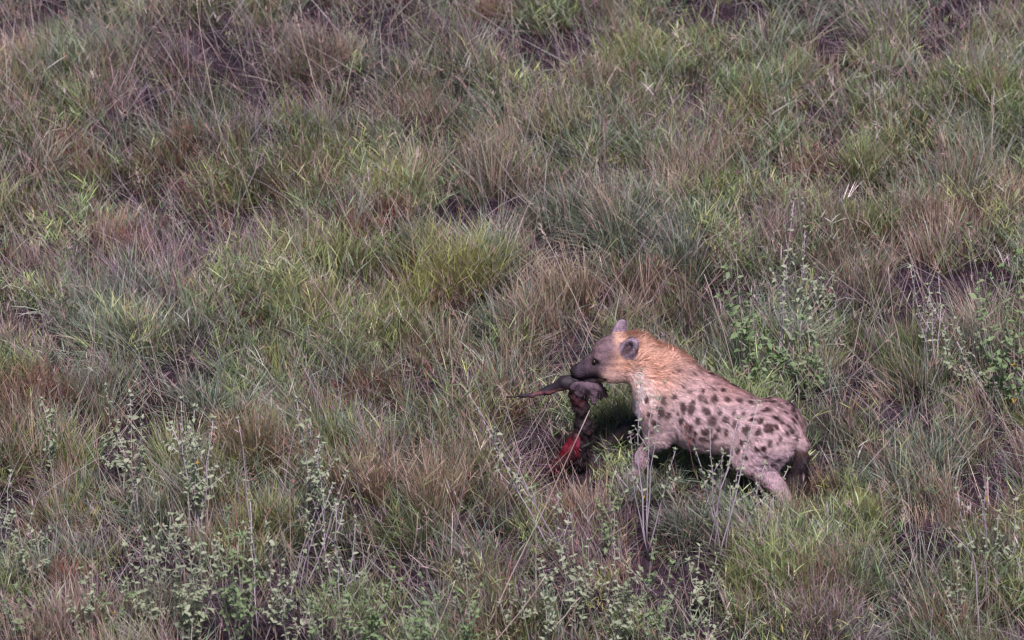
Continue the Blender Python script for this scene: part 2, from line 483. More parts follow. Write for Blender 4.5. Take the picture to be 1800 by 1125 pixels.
# single tussocks that stand out
def tussock(label, px, py, hpx, wpx, cb, ct, n=420, lean=0.45, curl=.35, side=0.0, W=.0034):
    n = int(n * 1.25)
    gx, gy = on_ground(px, py)
    H = .92 * hpx * MPP / math.cos(PITCH); R = wpx * MPP * .5
    gz = float(hills(gx, gy))
    ra = rng.uniform(0, 2 * math.pi, n); rr = np.sqrt(rng.random(n))
    rootr = R * .45 * rr
    root = np.stack([rootr * np.cos(ra), rootr * np.sin(ra), np.full(n, -.01)], -1)
    th = np.clip(lean * rr + rng.normal(0, .14, n), -.2, 1.2)
    vx = np.sin(th) * np.cos(ra) + side; vy = np.sin(th) * np.sin(ra)
    az = np.arctan2(vy, vx) + rng.normal(0, .3, n); th = np.arcsin(np.clip(np.hypot(vx, vy), 0, .95))
    ln = H * rng.uniform(.35, 1.12, n)
    cbs = np.array(cb) * jitter((1, 1, 1), n, .22)
    cts = np.array(ct) * 1.4 * jitter((1, 1, 1), n, .38, .08)
    dead = rng.random(n) < .12
    cts[dead] = jitter((.38, .29, .22), int(dead.sum()), .2)
    B = Blades()
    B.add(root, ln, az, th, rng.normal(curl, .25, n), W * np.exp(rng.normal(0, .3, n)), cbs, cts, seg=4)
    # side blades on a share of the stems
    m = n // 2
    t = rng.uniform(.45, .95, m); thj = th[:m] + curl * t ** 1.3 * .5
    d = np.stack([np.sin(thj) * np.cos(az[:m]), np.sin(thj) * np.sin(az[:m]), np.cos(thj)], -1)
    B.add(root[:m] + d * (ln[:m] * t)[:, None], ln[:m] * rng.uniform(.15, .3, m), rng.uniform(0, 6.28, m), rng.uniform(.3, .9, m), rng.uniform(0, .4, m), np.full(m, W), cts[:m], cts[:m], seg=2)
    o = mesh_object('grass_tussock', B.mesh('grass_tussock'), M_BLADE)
    o.location = (gx, gy, gz)
    tag(o, label, 'tussock', 'grass tussocks that stand out on the slope')


RB, GB, SB = (.15, .075, .055), (.14, .11, .055), (.2, .13, .09)
GT, YT, RT, BT, ST, MT = (.19, .24, .075), (.29, .31, .095), (.22, .12, .085), (.17, .215, .165), (.38, .28, .2), (.26, .19, .19)
for a in [
    ('tall bright green tussock left of the straw stalks, upslope from the animal', 815, 545, 150, 120, RB, YT, 620),
    ('small reddish tussock with mauve tips at the foot of the tall bright green tussock', 788, 565, 80, 75, RB, (.25, .15, .13), 380),
    ('broad green tussock in the middle of the large green patch', 610, 505, 110, 150, RB, GT, 600),
    ('loose green tussock at the lower edge of the large green patch', 690, 610, 120, 140, GB, GT, 480),
    ('green tussock at the upper left corner of the large green patch', 535, 480, 90, 100, GB, YT, 380),
    ('yellow-green tussock with a red-brown base above the large green patch', 690, 345, 80, 110, RB, YT, 460),
    ('low red-brown tussock just below the yellow-green one', 695, 385, 55, 90, RB, RT, 360),
    ('big rust-red tussock at the left edge of the field', 60, 735, 100, 170, RB, RT, 720),
    ('green topped rust tussock above the leafy herbs near the left edge', 30, 690, 70, 110, RB, GT, 380),
    ('olive tussock with a wide round crown right of the arching grey-green sheaf', 220, 615, 90, 110, RB, (.2, .2, .085), 460),
    ('brown-based tussock behind the tallest leafy herbs at lower left', 445, 800, 115, 130, RB, (.25, .2, .11), 620),
    ('sheaf of long grey-green blades swept over to the left', 195, 570, 110, 150, GB, (.24, .26, .21), 300, .55, 1.0, -.35, .0042),
    ('sheaf of grey-green blades swept left under the large green patch', 600, 770, 90, 120, GB, BT, 280, .6, .9, -.4, .004),
    ('rust tussock with upright blades in the mauve upper left', 335, 275, 75, 70, RB, RT, 360),
    ('faint reddish tussock right beside the rust one at upper left', 400, 270, 60, 70, RB, (.24, .15, .12), 280),
    ('tall yellow-green plume of grass on the right, upslope', 1515, 330, 120, 60, GB, (.25, .28, .12), 280, .25),
    ('green and rust tussock under the tall yellow-green plume', 1520, 420, 95, 110, RB, GT, 520),
    ('tawny tussock with upright straw tips right of the green and rust one', 1640, 395, 90, 120, RB, (.31, .22, .16), 460),
    ('dark reddish tussock at the top, left of centre', 735, 245, 90, 90, RB, (.22, .14, .12), 420),
    ('tan and green tussock right of the dark reddish one', 985, 250, 105, 130, SB, (.26, .25, .13), 480),
    ('rust-tinged tussock in the upper right quarter', 1285, 270, 80, 110, RB, (.27, .18, .13), 380),
    ('dense green tuft behind the carcass, in front of the chest', 1085, 752, 80, 95, GB, (.2, .23, .09), 460, .4),
    ('tall tan tussock of upright straw stalks left of the carcass', 770, 905, 140, 130, SB, ST, 420, .25, .2),
    ('second tan straw tussock just left of the tallest one', 665, 870, 110, 90, SB, (.36, .26, .18), 260, .3, .2),
    ('low rusty tussock between the carcass end and the leafy herbs below', 1008, 925, 60, 110, RB, (.27, .17, .11), 420),
    ('small yellow-green tussock right of the hind foot', 1510, 945, 75, 75, GB, YT, 380),
    ('dark rust tussock behind the tail', 1440, 880, 60, 80, RB, (.2, .11, .075), 320),
    ('brownish tussock below the small yellow-green one', 1500, 1010, 60, 100, RB, MT, 300),
    ('green tussock in the bottom middle right of the field', 1340, 1060, 110, 150, GB, GT, 480),
    ('mauve and tan tussock on the bottom edge, right of centre', 1440, 1120, 110, 130, SB, MT, 460),
    ('green and amber tussock among the herbs at lower left', 465, 945, 90, 90, RB, YT, 420),
    ('straw tussock upslope of the animal\'s ears', 1010, 560, 130, 140, SB, (.36, .29, .19), 360, .35, .4, -.2),
    ('pale mauve tussock just left of the top centre', 560, 130, 90, 90, SB, MT, 320),
    ('grey-green tussock near the top left corner', 130, 150, 90, 130, GB, BT, 420),
    ('green tussock near the top edge, right of centre', 1130, 130, 100, 130, GB, GT, 420),
    ('sparse grey-green tuft in front of the front foot', 1112, 888, 62, 90, GB, BT, 220),
    ('sparse tan and green tuft in front of the hind foot', 1392, 928, 72, 100, SB, (.25, .25, .13), 240),
    ('bright green tussock on the right side of the large green patch', 745, 560, 110, 110, GB, YT, 420),
    ('green tussock at the bottom left corner of the large green patch', 540, 600, 100, 110, GB, GT, 400),
    ('green tussock at the right edge near the top corner', 1740, 200, 110, 140, GB, GT, 460),
]:
    tussock(*a)

# ------------------------------------------------------------------ solid modelling: distance fields and surface nets
def round_cone(P, a, b, ra, rb):
    a = np.array(a); b = np.array(b)
    ab = b - a
    t = np.clip(((P - a) @ ab) / (ab @ ab), 0, 1)
    return np.linalg.norm(P - a - t[..., None] * ab, axis=-1) - (ra + (rb - ra) * t)


def ellipsoid(P, c, r, M=None):
    q = P - np.array(c)
    if M is not None:
        q = q @ M                      # columns of M: the ellipsoid's axes
    r = np.array(r)
    k0 = np.linalg.norm(q / r, axis=-1); k1 = np.linalg.norm(q / (r * r), axis=-1)
    return k0 * (k0 - 1) / np.maximum(k1, 1e-6)


def smin(a, b, k):
    h = np.clip(.5 + .5 * (b - a) / k, 0, 1)
    return b * (1 - h) + a * h - k * h * (1 - h)


def smax(a, b, k):
    return -smin(-a, -b, k)


def surface_net(F, org, h):
    nx, ny, nz = F.shape
    cs = (nx - 1, ny - 1, nz - 1)
    acc = np.zeros((np.prod(cs), 3)); cnt = np.zeros(np.prod(cs))
    cid = lambda i, j, k: (i * cs[1] + j) * cs[2] + k
    faces = []
    for ax in range(3):
        sl0 = [slice(None)] * 3; sl1 = [slice(None)] * 3
        sl0[ax] = slice(0, -1); sl1[ax] = slice(1, None)
        A = F[tuple(sl0)]; Bq = F[tuple(sl1)]
        idx = np.argwhere((A < 0) != (Bq < 0))
        fa = A[tuple(idx.T)]; fb = Bq[tuple(idx.T)]
        t = fa / (fa - fb)
        p = idx.astype(float); p[:, ax] += t
        o1, o2 = (ax + 1) % 3, (ax + 2) % 3
        ring = []
        ok = (idx[:, o1] > 0) & (idx[:, o2] > 0) & (idx[:, o1] < F.shape[o1] - 1) & (idx[:, o2] < F.shape[o2] - 1)
        idx, p, fa = idx[ok], p[ok], fa[ok]
        for d1, d2 in ((-1, -1), (0, -1), (0, 0), (-1, 0)):
            c = idx.copy(); c[:, o1] += d1; c[:, o2] += d2
            ci = cid(*c.T)
            np.add.at(acc, ci, p); np.add.at(cnt, ci, 1)
            ring.append(ci)
        q = np.stack(ring, -1)
        q[fa > 0] = q[fa > 0][:, ::-1]
        faces.append(q)
    faces = np.concatenate(faces)
    used = np.unique(faces)
    remap = np.full(len(cnt), -1); remap[used] = np.arange(len(used))
    V = acc[used] / cnt[used][:, None] * h + np.array(org)
    return V, remap[faces]


def field(fun, lo, hi, h):
    ax = [np.arange(l, u, h) for l, u in zip(lo, hi)]
    P = np.stack(np.meshgrid(*ax, indexing='ij'), -1)
    C_ = fun(P[::4, ::4, ::4])                        # coarse first, then only near the surface
    F = C_.repeat(4, 0).repeat(4, 1).repeat(4, 2)[:P.shape[0], :P.shape[1], :P.shape[2]].copy()
    near_ = np.abs(F) < h * 9
    F[near_] = fun(P[near_])
    return surface_net(F, lo, h)


def smooth_mesh(V, Fq, it=2):
    e = np.concatenate([Fq[:, [0, 1]], Fq[:, [1, 2]], Fq[:, [2, 3]], Fq[:, [3, 0]]])
    for _ in range(it):
        s = np.zeros_like(V); c = np.zeros(len(V))
        np.add.at(s, e[:, 0], V[e[:, 1]]); np.add.at(c, e[:, 0], 1)
        np.add.at(s, e[:, 1], V[e[:, 0]]); np.add.at(c, e[:, 1], 1)
        V = V * .5 + .5 * s / c[:, None]
    return V


def vertex_normals(V, Fq):
    n = np.cross(V[Fq[:, 2]] - V[Fq[:, 0]], V[Fq[:, 3]] - V[Fq[:, 1]])
    N = np.zeros_like(V)
    for i in range(4):
        np.add.at(N, Fq[:, i], n)
    return N / np.maximum(np.linalg.norm(N, axis=1, keepdims=True), 1e-9)


def vnoise(P, s, seed=0):
    """cheap smooth noise from a few sines"""
    r = np.random.default_rng(seed)
    f = np.zeros(P.shape[:-1])
    for _ in range(7):
        k = r.normal(0, 1, 3); k *= s * r.uniform(.6, 1.6) / np.linalg.norm(k)
        f += np.sin(P @ k + r.uniform(0, 6.28))
    return f / 7


# ------------------------------------------------------------------ the hyena
# own frame: x forward, y towards its left side (the side in view), z up
HEAD_YAW = math.radians(25)
PIV = np.array([.47, 0, .65])
HR = np.array([[math.cos(HEAD_YAW), -math.sin(HEAD_YAW), 0], [math.sin(HEAD_YAW), math.cos(HEAD_YAW), 0], [0, 0, 1]])


def frame_from(nrm, up):
    n = np.array(nrm, float); n /= np.linalg.norm(n)
    u = np.array(up, float); u -= n * (u @ n); u /= np.linalg.norm(u)
    return np.stack([u, np.cross(n, u), n], 1)         # columns: length, width, thickness


EARS = [(frame_from((.45, .88, .05), (-.42, .22, .85)), np.array((.032, .088, .104))), (frame_from((.55, -.80, .10), (-.05, -.25, .95)), np.array((.072, -.082, .112)))]


def hyena_field(P):
    Q = (P - PIV) @ HR                                 # the head's own frame
    # trunk
    d = ellipsoid(P, (.13, 0, .408), (.29, .152, .195))
    d = smin(d, round_cone(P, (.06, 0, .395), (-.20, 0, .375), .168, .138), .08)
    d = smin(d, ellipsoid(P, (-.265, 0, .368), (.165, .142, .142)), .07)
    d = smin(d, round_cone(P, (.30, 0, .575), (.12, 0, .50), .095, .10), .08)
    for s in (1, -1):
        d = smin(d, ellipsoid(P, (.29, .095 * s, .445), (.115, .068, .18)), .035)
        d = smin(d, ellipsoid(P, (-.27, .085 * s, .35), (.135, .078, .15)), .035)
    d = smin(d, round_cone(P, (.33, 0, .47), (.38, 0, .41), .12, .085), .06)
    # neck
    d = smin(d, round_cone(P, (.29, 0, .548), (.47, 0, .652), .140, .112), .09)
    # legs in view: front straight, hind trailing
    def limb(pts, k=.03):
        r = None
        for (a, ra), (b, rb) in zip(pts[:-1], pts[1:]):
            c = round_cone(P, a, b, ra, rb)
            r = c if r is None else smin(r, c, k)
        return r
    d = smin(d, limb([((.30, .105, .42), .085), ((.295, .115, .29), .058), ((.375, .115, .145), .036), ((.405, .115, .045), .033)]), .05)
    d = smin(d, limb([((.31, -.105, .42), .085), ((.39, -.115, .285), .052), ((.525, -.115, .165), .035), ((.62, -.115, .085), .033)]), .05)
    d = smin(d, limb([((-.27, .095, .375), .11), ((-.20, .12, .27), .083), ((-.355, .115, .135), .038), ((-.43, .115, .03), .031)]), .05)
    d = smin(d, limb([((-.27, -.095, .375), .11), ((-.13, -.12, .26), .075), ((-.235, -.115, .125), .036), ((-.20, -.115, .02), .031)]), .05)
    # paws with toes
    for (x, y, z, yaw) in ((.43, .115, .018, 0), (.655, -.115, .055, 0), (-.42, .115, .012, .1), (-.165, -.115, .0, 0)):
        paw = ellipsoid(P, (x, y, z), (.05, .036, .027))
        for j in (-1.5, -.5, .5, 1.5):
            paw = smin(paw, ellipsoid(P, (x + .04 - .006 * abs(j), y + .017 * j, z - .004), (.022, .010, .016)), .006)
        d = smin(d, paw, .02)
    # tail
    d = smin(d, limb([((-.38, 0, .41), .04), ((-.425, .01, .35), .032), ((-.440, .02, .25), .028), ((-.43, .03, .15), .034), ((-.40, .03, .07), .02)]), .025)
    # head
    hd = ellipsoid(Q, (.075, 0, .035), (.10, .085, .098))
    hd = smin(hd, ellipsoid(Q, (.135, 0, .045), (.075, .062, .062)), .04)                  # forehead
    for s in (1, -1):
        hd = smin(hd, ellipsoid(Q, (.105, .052 * s, -.045), (.085, .042, .07)), .035)      # cheeks
        hd = smin(hd, ellipsoid(Q, (.17, .045 * s, .028), (.035, .022, .024)), .02)        # brow
    hd = smin(hd, round_cone(Q, (.16, 0, -.012), (.275, 0, -.070), .064, .039), .035)      # muzzle
    hd = smin(hd, ellipsoid(Q, (.294, 0, -.069), (.032, .031, .029)), .015)                # snout end
    jw = round_cone(Q, (.09, 0, -.075), (.245, 0, -.122), .05, .021)                       # lower jaw, a little open
    hd = smin(hd, jw, .018)
    for s in (1, -1):
        hd = smax(hd, -ellipsoid(Q, (.205, .063 * s, .008), (.018, .012, .013)), .008)     # eye sockets
        hd = smax(hd, -ellipsoid(Q, (.325, .014 * s, -.068), (.010, .006, .007)), .004)    # nostrils
        hd = smax(hd, -round_cone(Q, (.145, .062 * s, -.078), (.27, .05 * s, -.112), .006, .010), .008)   # mouth line
    d = smin(d, hd, .05)
    # ears: cupped discs
    for A, c in EARS:
        ear = ellipsoid(Q, c, (.066, .041, .021), A)
        ear = smax(ear, -ellipsoid(Q, c + A[:, 2] * .022 - A[:, 0] * .004 + A[:, 1] * .006, (.050, .026, .024), A), .008)
        d = smin(d, ear, .03)
    return d


V, Fq = field(hyena_field, (-.56, -.24, -.06), (.86, .30, .90), .0062)
V = smooth_mesh(V, Fq, 1)
Nn = vertex_normals(V, Fq)
HYROT = Matrix(((HF[0], HL[0], 0, HY[0]), (HF[1], HL[1], 0, HY[1]), (0, 0, 1, 0), (0, 0, 0, 1)))
bvh = BVHTree.FromPolygons([tuple(v) for v in V], [tuple(q) for q in Fq])
inv = HYROT.inverted()


def on_hyena(px, py):
    o = inv @ Vector(EYE); d = (inv.to_3x3() @ Vector(view_ray(px, py))).normalized()
    hit = bvh.ray_cast(o, d)
    return None if hit[0] is None else np.array(hit[0])


# coat spots: seen on the flank, then mirrored loosely to the far side
spots = []
for (a, b, r) in [(1130, 445, 14), (1195, 490, 17), (1258, 490, 18), (1318, 497, 17), (1382, 503, 15), (1080, 497, 13), (1122, 482, 14), (972, 475, 14), (922, 492, 15), (1025, 532, 17), (1070, 542, 17), (1145, 552, 16),
                  (1215, 562, 15), (1105, 596, 16), (1175, 602, 18), (1250, 597, 17), (940, 572, 16), (905, 552, 13), (1055, 632, 17), (1090, 662, 15), (1135, 655, 15), (1210, 650, 12), (1250, 665, 14), (1015, 602, 15), (880, 612, 12),
                  (1187, 690, 12), (1125, 692, 12), (1072, 695, 13), (1412, 748, 16), (1442, 740, 12), (1355, 655, 18), (1432, 602, 15), (1475, 642, 16), (1507, 635, 14), (1470, 540, 15), (1515, 587, 14), (1547, 612, 15), (1570, 672, 14),
                  (1600, 655, 13), (1622, 690, 12), (1525, 802, 11), (1482, 722, 12), (1385, 882, 11), (1312, 760, 11), (1272, 790, 12), (835, 486, 13), (765, 792, 12), (1030, 422, 12), (1190, 442, 11), (990, 562, 12), (1490, 497, 15),
                  (1610, 602, 12), (1562, 557, 13), (1582, 640, 11), (1450, 552, 13), (1342, 562, 13), (1392, 592, 12), (1290, 560, 12), (1300, 620, 13), (1420, 660, 13), (1535, 690, 12), (1160, 650, 12), (1330, 720, 12), (1460, 790, 10),
                  (1430, 470, 13), (1500, 830, 11), (1350, 800, 11), (850, 570, 12), (860, 660, 11), (830, 740, 11), (1230, 440, 11), (1150, 500, 10)]:
    h = on_hyena(860 + a / 3, 540 + b / 3)
    if h is not None:
        spots.append((h, r / 3 * MPP * 1.45 * rng.uniform(.7, 1.2), rng.uniform(.88, 1)))
        m = h * np.array([1, -1, 1]) + rng.normal(0, .015, 3)
        if h[1] > .05:
            spots.append((m, r / 3 * MPP * 1.45 * rng.uniform(.7, 1.2), rng.uniform(.88, 1)))

for _ in range(170):                                  # small spots and flecks between them, densest on back and rump
    h = V[rng.integers(0, len(V))]
    if -.42 < h[0] < .22 and h[2] > .30:
        spots.append((h, rng.uniform(.006, .013), rng.uniform(.6, .95)))


def mixc(a, b, t):
    t = np.clip(t, 0, 1)[..., None]
    return a * (1 - t) + np.asarray(b) * t


def step(x, a, b):
    t = np.clip((x - a) / (b - a), 0, 1)
    return t * t * (3 - 2 * t)


def coat(P):
    """the coat's own colours"""
    Q = (P - PIV) @ HR
    x, y, z = P[:, 0], P[:, 1], P[:, 2]
    n1 = vnoise(P, 14, 1); n2 = vnoise(P, 45, 2)
    c = np.tile(np.array([.285, .222, .220]), (len(P), 1))
    c = mixc(c, (.35, .275, .295), step(z + .05 * n1, .40, .30) * step(x, -.1, -.3))          # pale thigh
    c = mixc(c, (.29, .205, .19), step(z, .50, .58) * step(x, .2, -.05))                   # back
    c = mixc(c, (.335, .228, .172), step(x + .5 * (z - .6) + .10 * n1, .0, .42) * step(z + .05 * n1, .36, .66))  # tawny neck and mane
    c = mixc(c, (.47, .40, .43), step(x, .33, .41) * step(z, .55, .46) * step(z, .2, .34))      # chest front paled: light falling there is put into the coat
    c = mixc(c, (.22, .165, .18), step(z, .30, .14))                                       # lower legs
    Qe = np.sqrt(((Q[:, 0] + .03) / .09) ** 2 + ((Q[:, 2] + .08) / .10) ** 2) + .25 * n1
    c = mixc(c, (.50, .41, .385), step(Qe, 1.3, .6) * .85)                                  # cream side of the throat
    c = mixc(c, (.35, .185, .115), step(np.sqrt(((x - .31) / .11) ** 2 + ((z - .62) / .09) ** 2) + .4 * n1, 1.3, .4) * .28)   # rusty neck patch
    # spots
    warp = P + np.stack([vnoise(P, 60, 5), vnoise(P, 60, 6), vnoise(P, 60, 7)], -1) * .012 + np.stack([vnoise(P, 160, 15), vnoise(P, 160, 16), vnoise(P, 160, 17)], -1) * .008
    sm = np.zeros(len(P))
    for h, r, k_ in spots:
        dd = warp - h
        sm = np.maximum(sm, k_ * (1 - step(np.sqrt((dd[:, 0] * 1.05) ** 2 + dd[:, 1] ** 2 + (dd[:, 2] * .85) ** 2) / r, .55, 1.25)))
    sm = sm * (x < .47)
    c = mixc(c, (.030, .015, .014), sm * (.95 + .1 * n2))
    # far foreleg and feet are dark
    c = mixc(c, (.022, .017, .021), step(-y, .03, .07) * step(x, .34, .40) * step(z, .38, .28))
    # tail
    c = mixc(c, (.09, .055, .045), step(-x, .385, .41) * step(z, .36, .30) * step(np.abs(y - .02), .06, .045))
    c = mixc(c, (.022, .016, .018), step(-x, .36, .385) * step(z, .34, .27) * step(np.abs(y - .03), .085, .06))
    # head
    hq = step(Q[:, 0], -.03, .05) * (np.linalg.norm(P - PIV, axis=1) < .42)
    f = mixc(np.tile(np.array([.32, .20, .145]), (len(P), 1)), (.095, .066, .072), step(Q[:, 0] + .45 * Q[:, 2] + .02 * n1, .07, .17))     # grey-brown face
    f = mixc(f, (.29, .195, .145), step(Q[:, 2], .095, .125) * step(Q[:, 0], .13, .08))                          # tawny crown
    f = mixc(f, (.36, .25, .215), step(Q[:, 2], .0, -.05) * step(Q[:, 0], .19, .12))                            # pale cheek
    f = mixc(f, (.030, .022, .030), step(Q[:, 0] - .25 * Q[:, 2] + .02 * n1, .16, .275))                          # dark muzzle
    f = mixc(f, (.013, .010, .012), step(Q[:, 0] + .3 * Q[:, 2], .272, .288))                                   # nose pad
    ed = np.minimum(np.linalg.norm((Q - np.array((.205, .055, .008))) * np.array((.8, 1, 1.1)), axis=1), np.linalg.norm((Q - np.array((.205, -.055, .008))) * np.array((.8, 1, 1.1)), axis=1))
    f = mixc(f, (.02, .014, .016), step(ed, .032, .016))
    ln = np.abs((Q[:, 2] + .078) + (Q[:, 0] - .145) * .27)
    f = mixc(f, (.018, .012, .014), step(ln, .012, .005) * step(Q[:, 0], .135, .15))                             # lips
    c = c * (1 - hq[:, None]) + f * hq[:, None]
    for A, cc in EARS:
        e = (Q - cc) @ A
        ein = np.sqrt((e[:, 0] / .07) ** 2 + (e[:, 1] / .052) ** 2 + (e[:, 2] / .032) ** 2)
        c = mixc(c, (.16, .125, .15), step(ein, 1.12, .95))
        inner = np.sqrt(((e[:, 0] + .010) / .050) ** 2 + ((e[:, 1] - .004) / .030) ** 2) + .3 * n2
        c = mixc(c, (.055, .036, .04), step(inner, 1.0, .45) * step(e[:, 2], -.004, .004) * (ein < 1.15))
    return np.clip(c * np.array([2.12, 2.0, 1.98]) * (1 + .16 * n2[:, None] + .08 * n1[:, None] + .3 * vnoise(P * np.array([.35, 1, .8]), 170, 9)[:, None] + .25 * vnoise(P * np.array([.4, 1, .7]), 320, 10)[:, None]), .006, .9)


def coat_material(name, rough=.75):
    m = bpy.data.materials.new(name)
    nt, N, Lk = nodes_of(m)
    out = N.new("ShaderNodeOutputMaterial")
    at = N.new("ShaderNodeAttribute"); at.attribute_name = "tint"
    tc = N.new("ShaderNodeTexCoord")
    ns = N.new("ShaderNodeTexNoise"); ns.inputs["Scale"].default_value = 90; ns.inputs["Detail"].default_value = 4
    Lk.new(tc.outputs["Object"], ns.inputs["Vector"])
    mr = N.new("ShaderNodeMapRange"); mr.inputs["To Min"].default_value = .7; mr.inputs["To Max"].default_value = 1.25
    Lk.new(ns.outputs["Fac"], mr.inputs["Value"])
    mul = N.new("ShaderNodeMixRGB"); mul.blend_type = 'MULTIPLY'; mul.inputs[0].default_value = 1
    Lk.new(at.outputs["Color"], mul.inputs[1]); Lk.new(mr.outputs[0], mul.inputs[2])
    bp = N.new("ShaderNodeBump"); bp.inputs["Strength"].default_value = .5; bp.inputs["Distance"].default_value = .01
    Lk.new(ns.outputs["Fac"], bp.inputs["Height"])
    p = N.new("ShaderNodeBsdfPrincipled"); p.inputs["Roughness"].default_value = rough
    p.inputs["Specular IOR Level"].default_value = .2
    Lk.new(mul.outputs[0], p.inputs["Base Color"]); Lk.new(bp.outputs[0], p.inputs["Normal"])
    Lk.new(p.outputs[0], out.inputs[0])
    return m


M_COAT = coat_material("spotted_coat")
M_FUR = blade_material("coat_hair", .28, .6, .25, .12)
CV = coat(V)
hyena = empty("spotted_hyena"); hyena.matrix_world = HYROT
tag(hyena, "spotted hyena with tawny mane and dark muzzle carrying a carcass in its jaws", "hyena")
body = mesh_object("body", raw_mesh("body", V, Fq.ravel(), np.arange(len(Fq)) * 4, CV, True), M_COAT, hyena)

# fur: tapered hairs that follow the lie of the coat
NF = 100000
area = np.linalg.norm(np.cross(V[Fq[:, 2]] - V[Fq[:, 0]], V[Fq[:, 3]] - V[Fq[:, 1]]), axis=1)
fi = rng.choice(len(Fq), NF, p=area / area.sum())
uu, vv = rng.random(NF)[:, None], rng.random(NF)[:, None]
qd = Fq[fi]
bil = lambda A: A[qd[:, 0]] * (1 - uu) * (1 - vv) + A[qd[:, 1]] * uu * (1 - vv) + A[qd[:, 2]] * uu * vv + A[qd[:, 3]] * (1 - uu) * vv
R0 = bil(V); RN = bil(Nn); RN /= np.linalg.norm(RN, axis=1, keepdims=True)
RQ = (R0 - PIV) @ HR
head = step(RQ[:, 0], .02, .08) * (R0[:, 2] > .45)
legs = step(R0[:, 2], .30, .2)
mane = step(R0[:, 2], .58, .68) * step(R0[:, 0], .0, .25) * (1 - head)
tailtip = step(-R0[:, 0], .37, .39) * step(R0[:, 2], .30, .2) * (np.abs(R0[:, 1] - .03) < .055)
flow = np.tile(np.array([-1., 0, -.35]), (NF, 1))
flow = mixc(flow, (-.1, 0, -1.), legs); flow = mixc(flow, (.0, 0, -1.), tailtip)
flow = mixc(flow, (-.75, .0, .55), mane); flow = mixc(flow, HR @ np.array((-1, 0, .25)), head)
flow += rng.normal(0, .22, flow.shape) + .35 * np.stack([vnoise(R0, 38, 61), vnoise(R0, 38, 62), vnoise(R0, 38, 63)], -1)
flow -= RN * (flow * RN).sum(1, keepdims=True); flow /= np.linalg.norm(flow, axis=1, keepdims=True)
FL = .030 * (1 - head) * (1 - legs * .45) + .007 * head + .03 * mane + .055 * tailtip
for A_, c_ in EARS:
    FL = np.where(np.linalg.norm((RQ - c_) @ A_ / np.array((.07, .05, .035)), axis=1) < 1.1, .013, FL)
FL = FL * rng.uniform(.5, 1.25, NF)
lift = .35 + .25 * mane
D1 = flow + RN * lift[:, None]; D1 /= np.linalg.norm(D1, axis=1, keepdims=True)
D2 = flow + RN * (lift * .35)[:, None] + np.array([0, 0, -.25]); D2 /= np.linalg.norm(D2, axis=1, keepdims=True)
sd = np.cross(flow, RN) * np.cos(.5) + RN * .3
hw = (rng.uniform(.0009, .0019, NF))[:, None]
p1 = R0 + D1 * (FL * .5)[:, None]; p2 = p1 + D2 * (FL * .5)[:, None] + (FL * .55)[:, None] * np.stack([vnoise(R0, 130, 71), vnoise(R0, 130, 72), vnoise(R0, 130, 73)], -1)
HV = np.stack([R0 - sd * hw - RN * .001, R0 + sd * hw - RN * .001, p1 - sd * hw * .8, p1 + sd * hw * .8, p2], 1).reshape(-1, 3)
hc = coat(R0 + flow * (FL * .55)[:, None]) * np.exp(rng.normal(0, .26, (NF, 1))) * 1.05
HC = np.repeat(hc, 5, 0)
b5 = (np.arange(NF) * 5)[:, None]
hl = np.concatenate([b5 + np.array([[0, 1, 3, 2]]), b5 + np.array([[2, 3, 4]])], 1).ravel()
hs = ((np.arange(NF) * 7)[:, None] + np.array([[0, 4]])).ravel()
fur = mesh_object("fur", raw_mesh("fur", HV, hl, hs, HC), M_FUR, hyena)
fur["kind"] = "stuff"

# eyes
M_EYE = plain_material("dark_eye", (.012, .008, .007), (.03, .016, .01), 60, .08, 0, 0, .6)
import bmesh
for s in (1, -1):
    bm = bmesh.new(); bmesh.ops.create_uvsphere(bm, u_segments=16, v_segments=10, radius=.0125)
    me = bpy.data.meshes.new("eye"); bm.to_mesh(me); bm.free()
    me.polygons.foreach_set("use_smooth", np.ones(len(me.polygons), bool))
    e = mesh_object("eye", me, M_EYE, hyena)
    e.location = Vector(PIV + HR @ np.array((.205, .050 * s, .008)))

# ------------------------------------------------------------------ the carcass in its jaws
def head_world(q):
    l = PIV + HR @ np.array(q, float)
    return np.array(HYROT @ Vector(l))


MOUTH = head_world((.27, .0, -.115))
CY = MOUTH[1]
at = lambda px, py, dy=0.0: on_plane_y(px, py, CY + dy)


def carcass_material(name, rough):
    m = blade_material(name, 0, rough, .5, .35)
    return m


M_HIDE = coat_material("carcass_hide", .6)
M_FLESH = blade_material("raw_flesh", 0, .6, .25, .4)
carc = empty("carcass", (float(MOUTH[0]), float(MOUTH[1]), 0))
tag(carc, "torn dark carcass with a bloody end hanging from the hyena's jaws", "carcass")


def carcass_part(name, prims, k, tint, mat, noise=.006, h=.0055):
    pts = np.array([p for pr in prims for p in (pr[0], pr[1])]); rm = max(max(pr[2], pr[3]) for pr in prims) + .03
    def fun(P):
        d = None
        for a, b, ra, rb in prims:
            c = round_cone(P, a, b, ra, rb); d = c if d is None else smin(d, c, k)
        return d + noise * 1.6 * vnoise(P, 60, 11) + noise * 1.3 * vnoise(P, 140, 12) + noise * .9 * vnoise(P, 260, 13)
    Vv, Ff = field(fun, pts.min(0) - rm, pts.max(0) + rm, h)
    o = mesh_object(name, raw_mesh(name, Vv - np.array(carc.location), Ff.ravel(), np.arange(len(Ff)) * 4, tint(Vv), True), mat, carc)
    return o


def tint_strip(Pv):
    c = np.tile(np.array([.022, .016, .021]), (len(Pv), 1))
    a, b = at(1003, 672), at(896, 697)
    ab = b - a; t = ((Pv - a) @ ab) / (ab @ ab)
    off = Pv[:, 2] - (a[2] + t * (b[2] - a[2]))
    return mixc(c, (.17, .07, .08), step(-off + .008 * vnoise(Pv, 60, 3), .002, .014) * step(t, .75, .5))


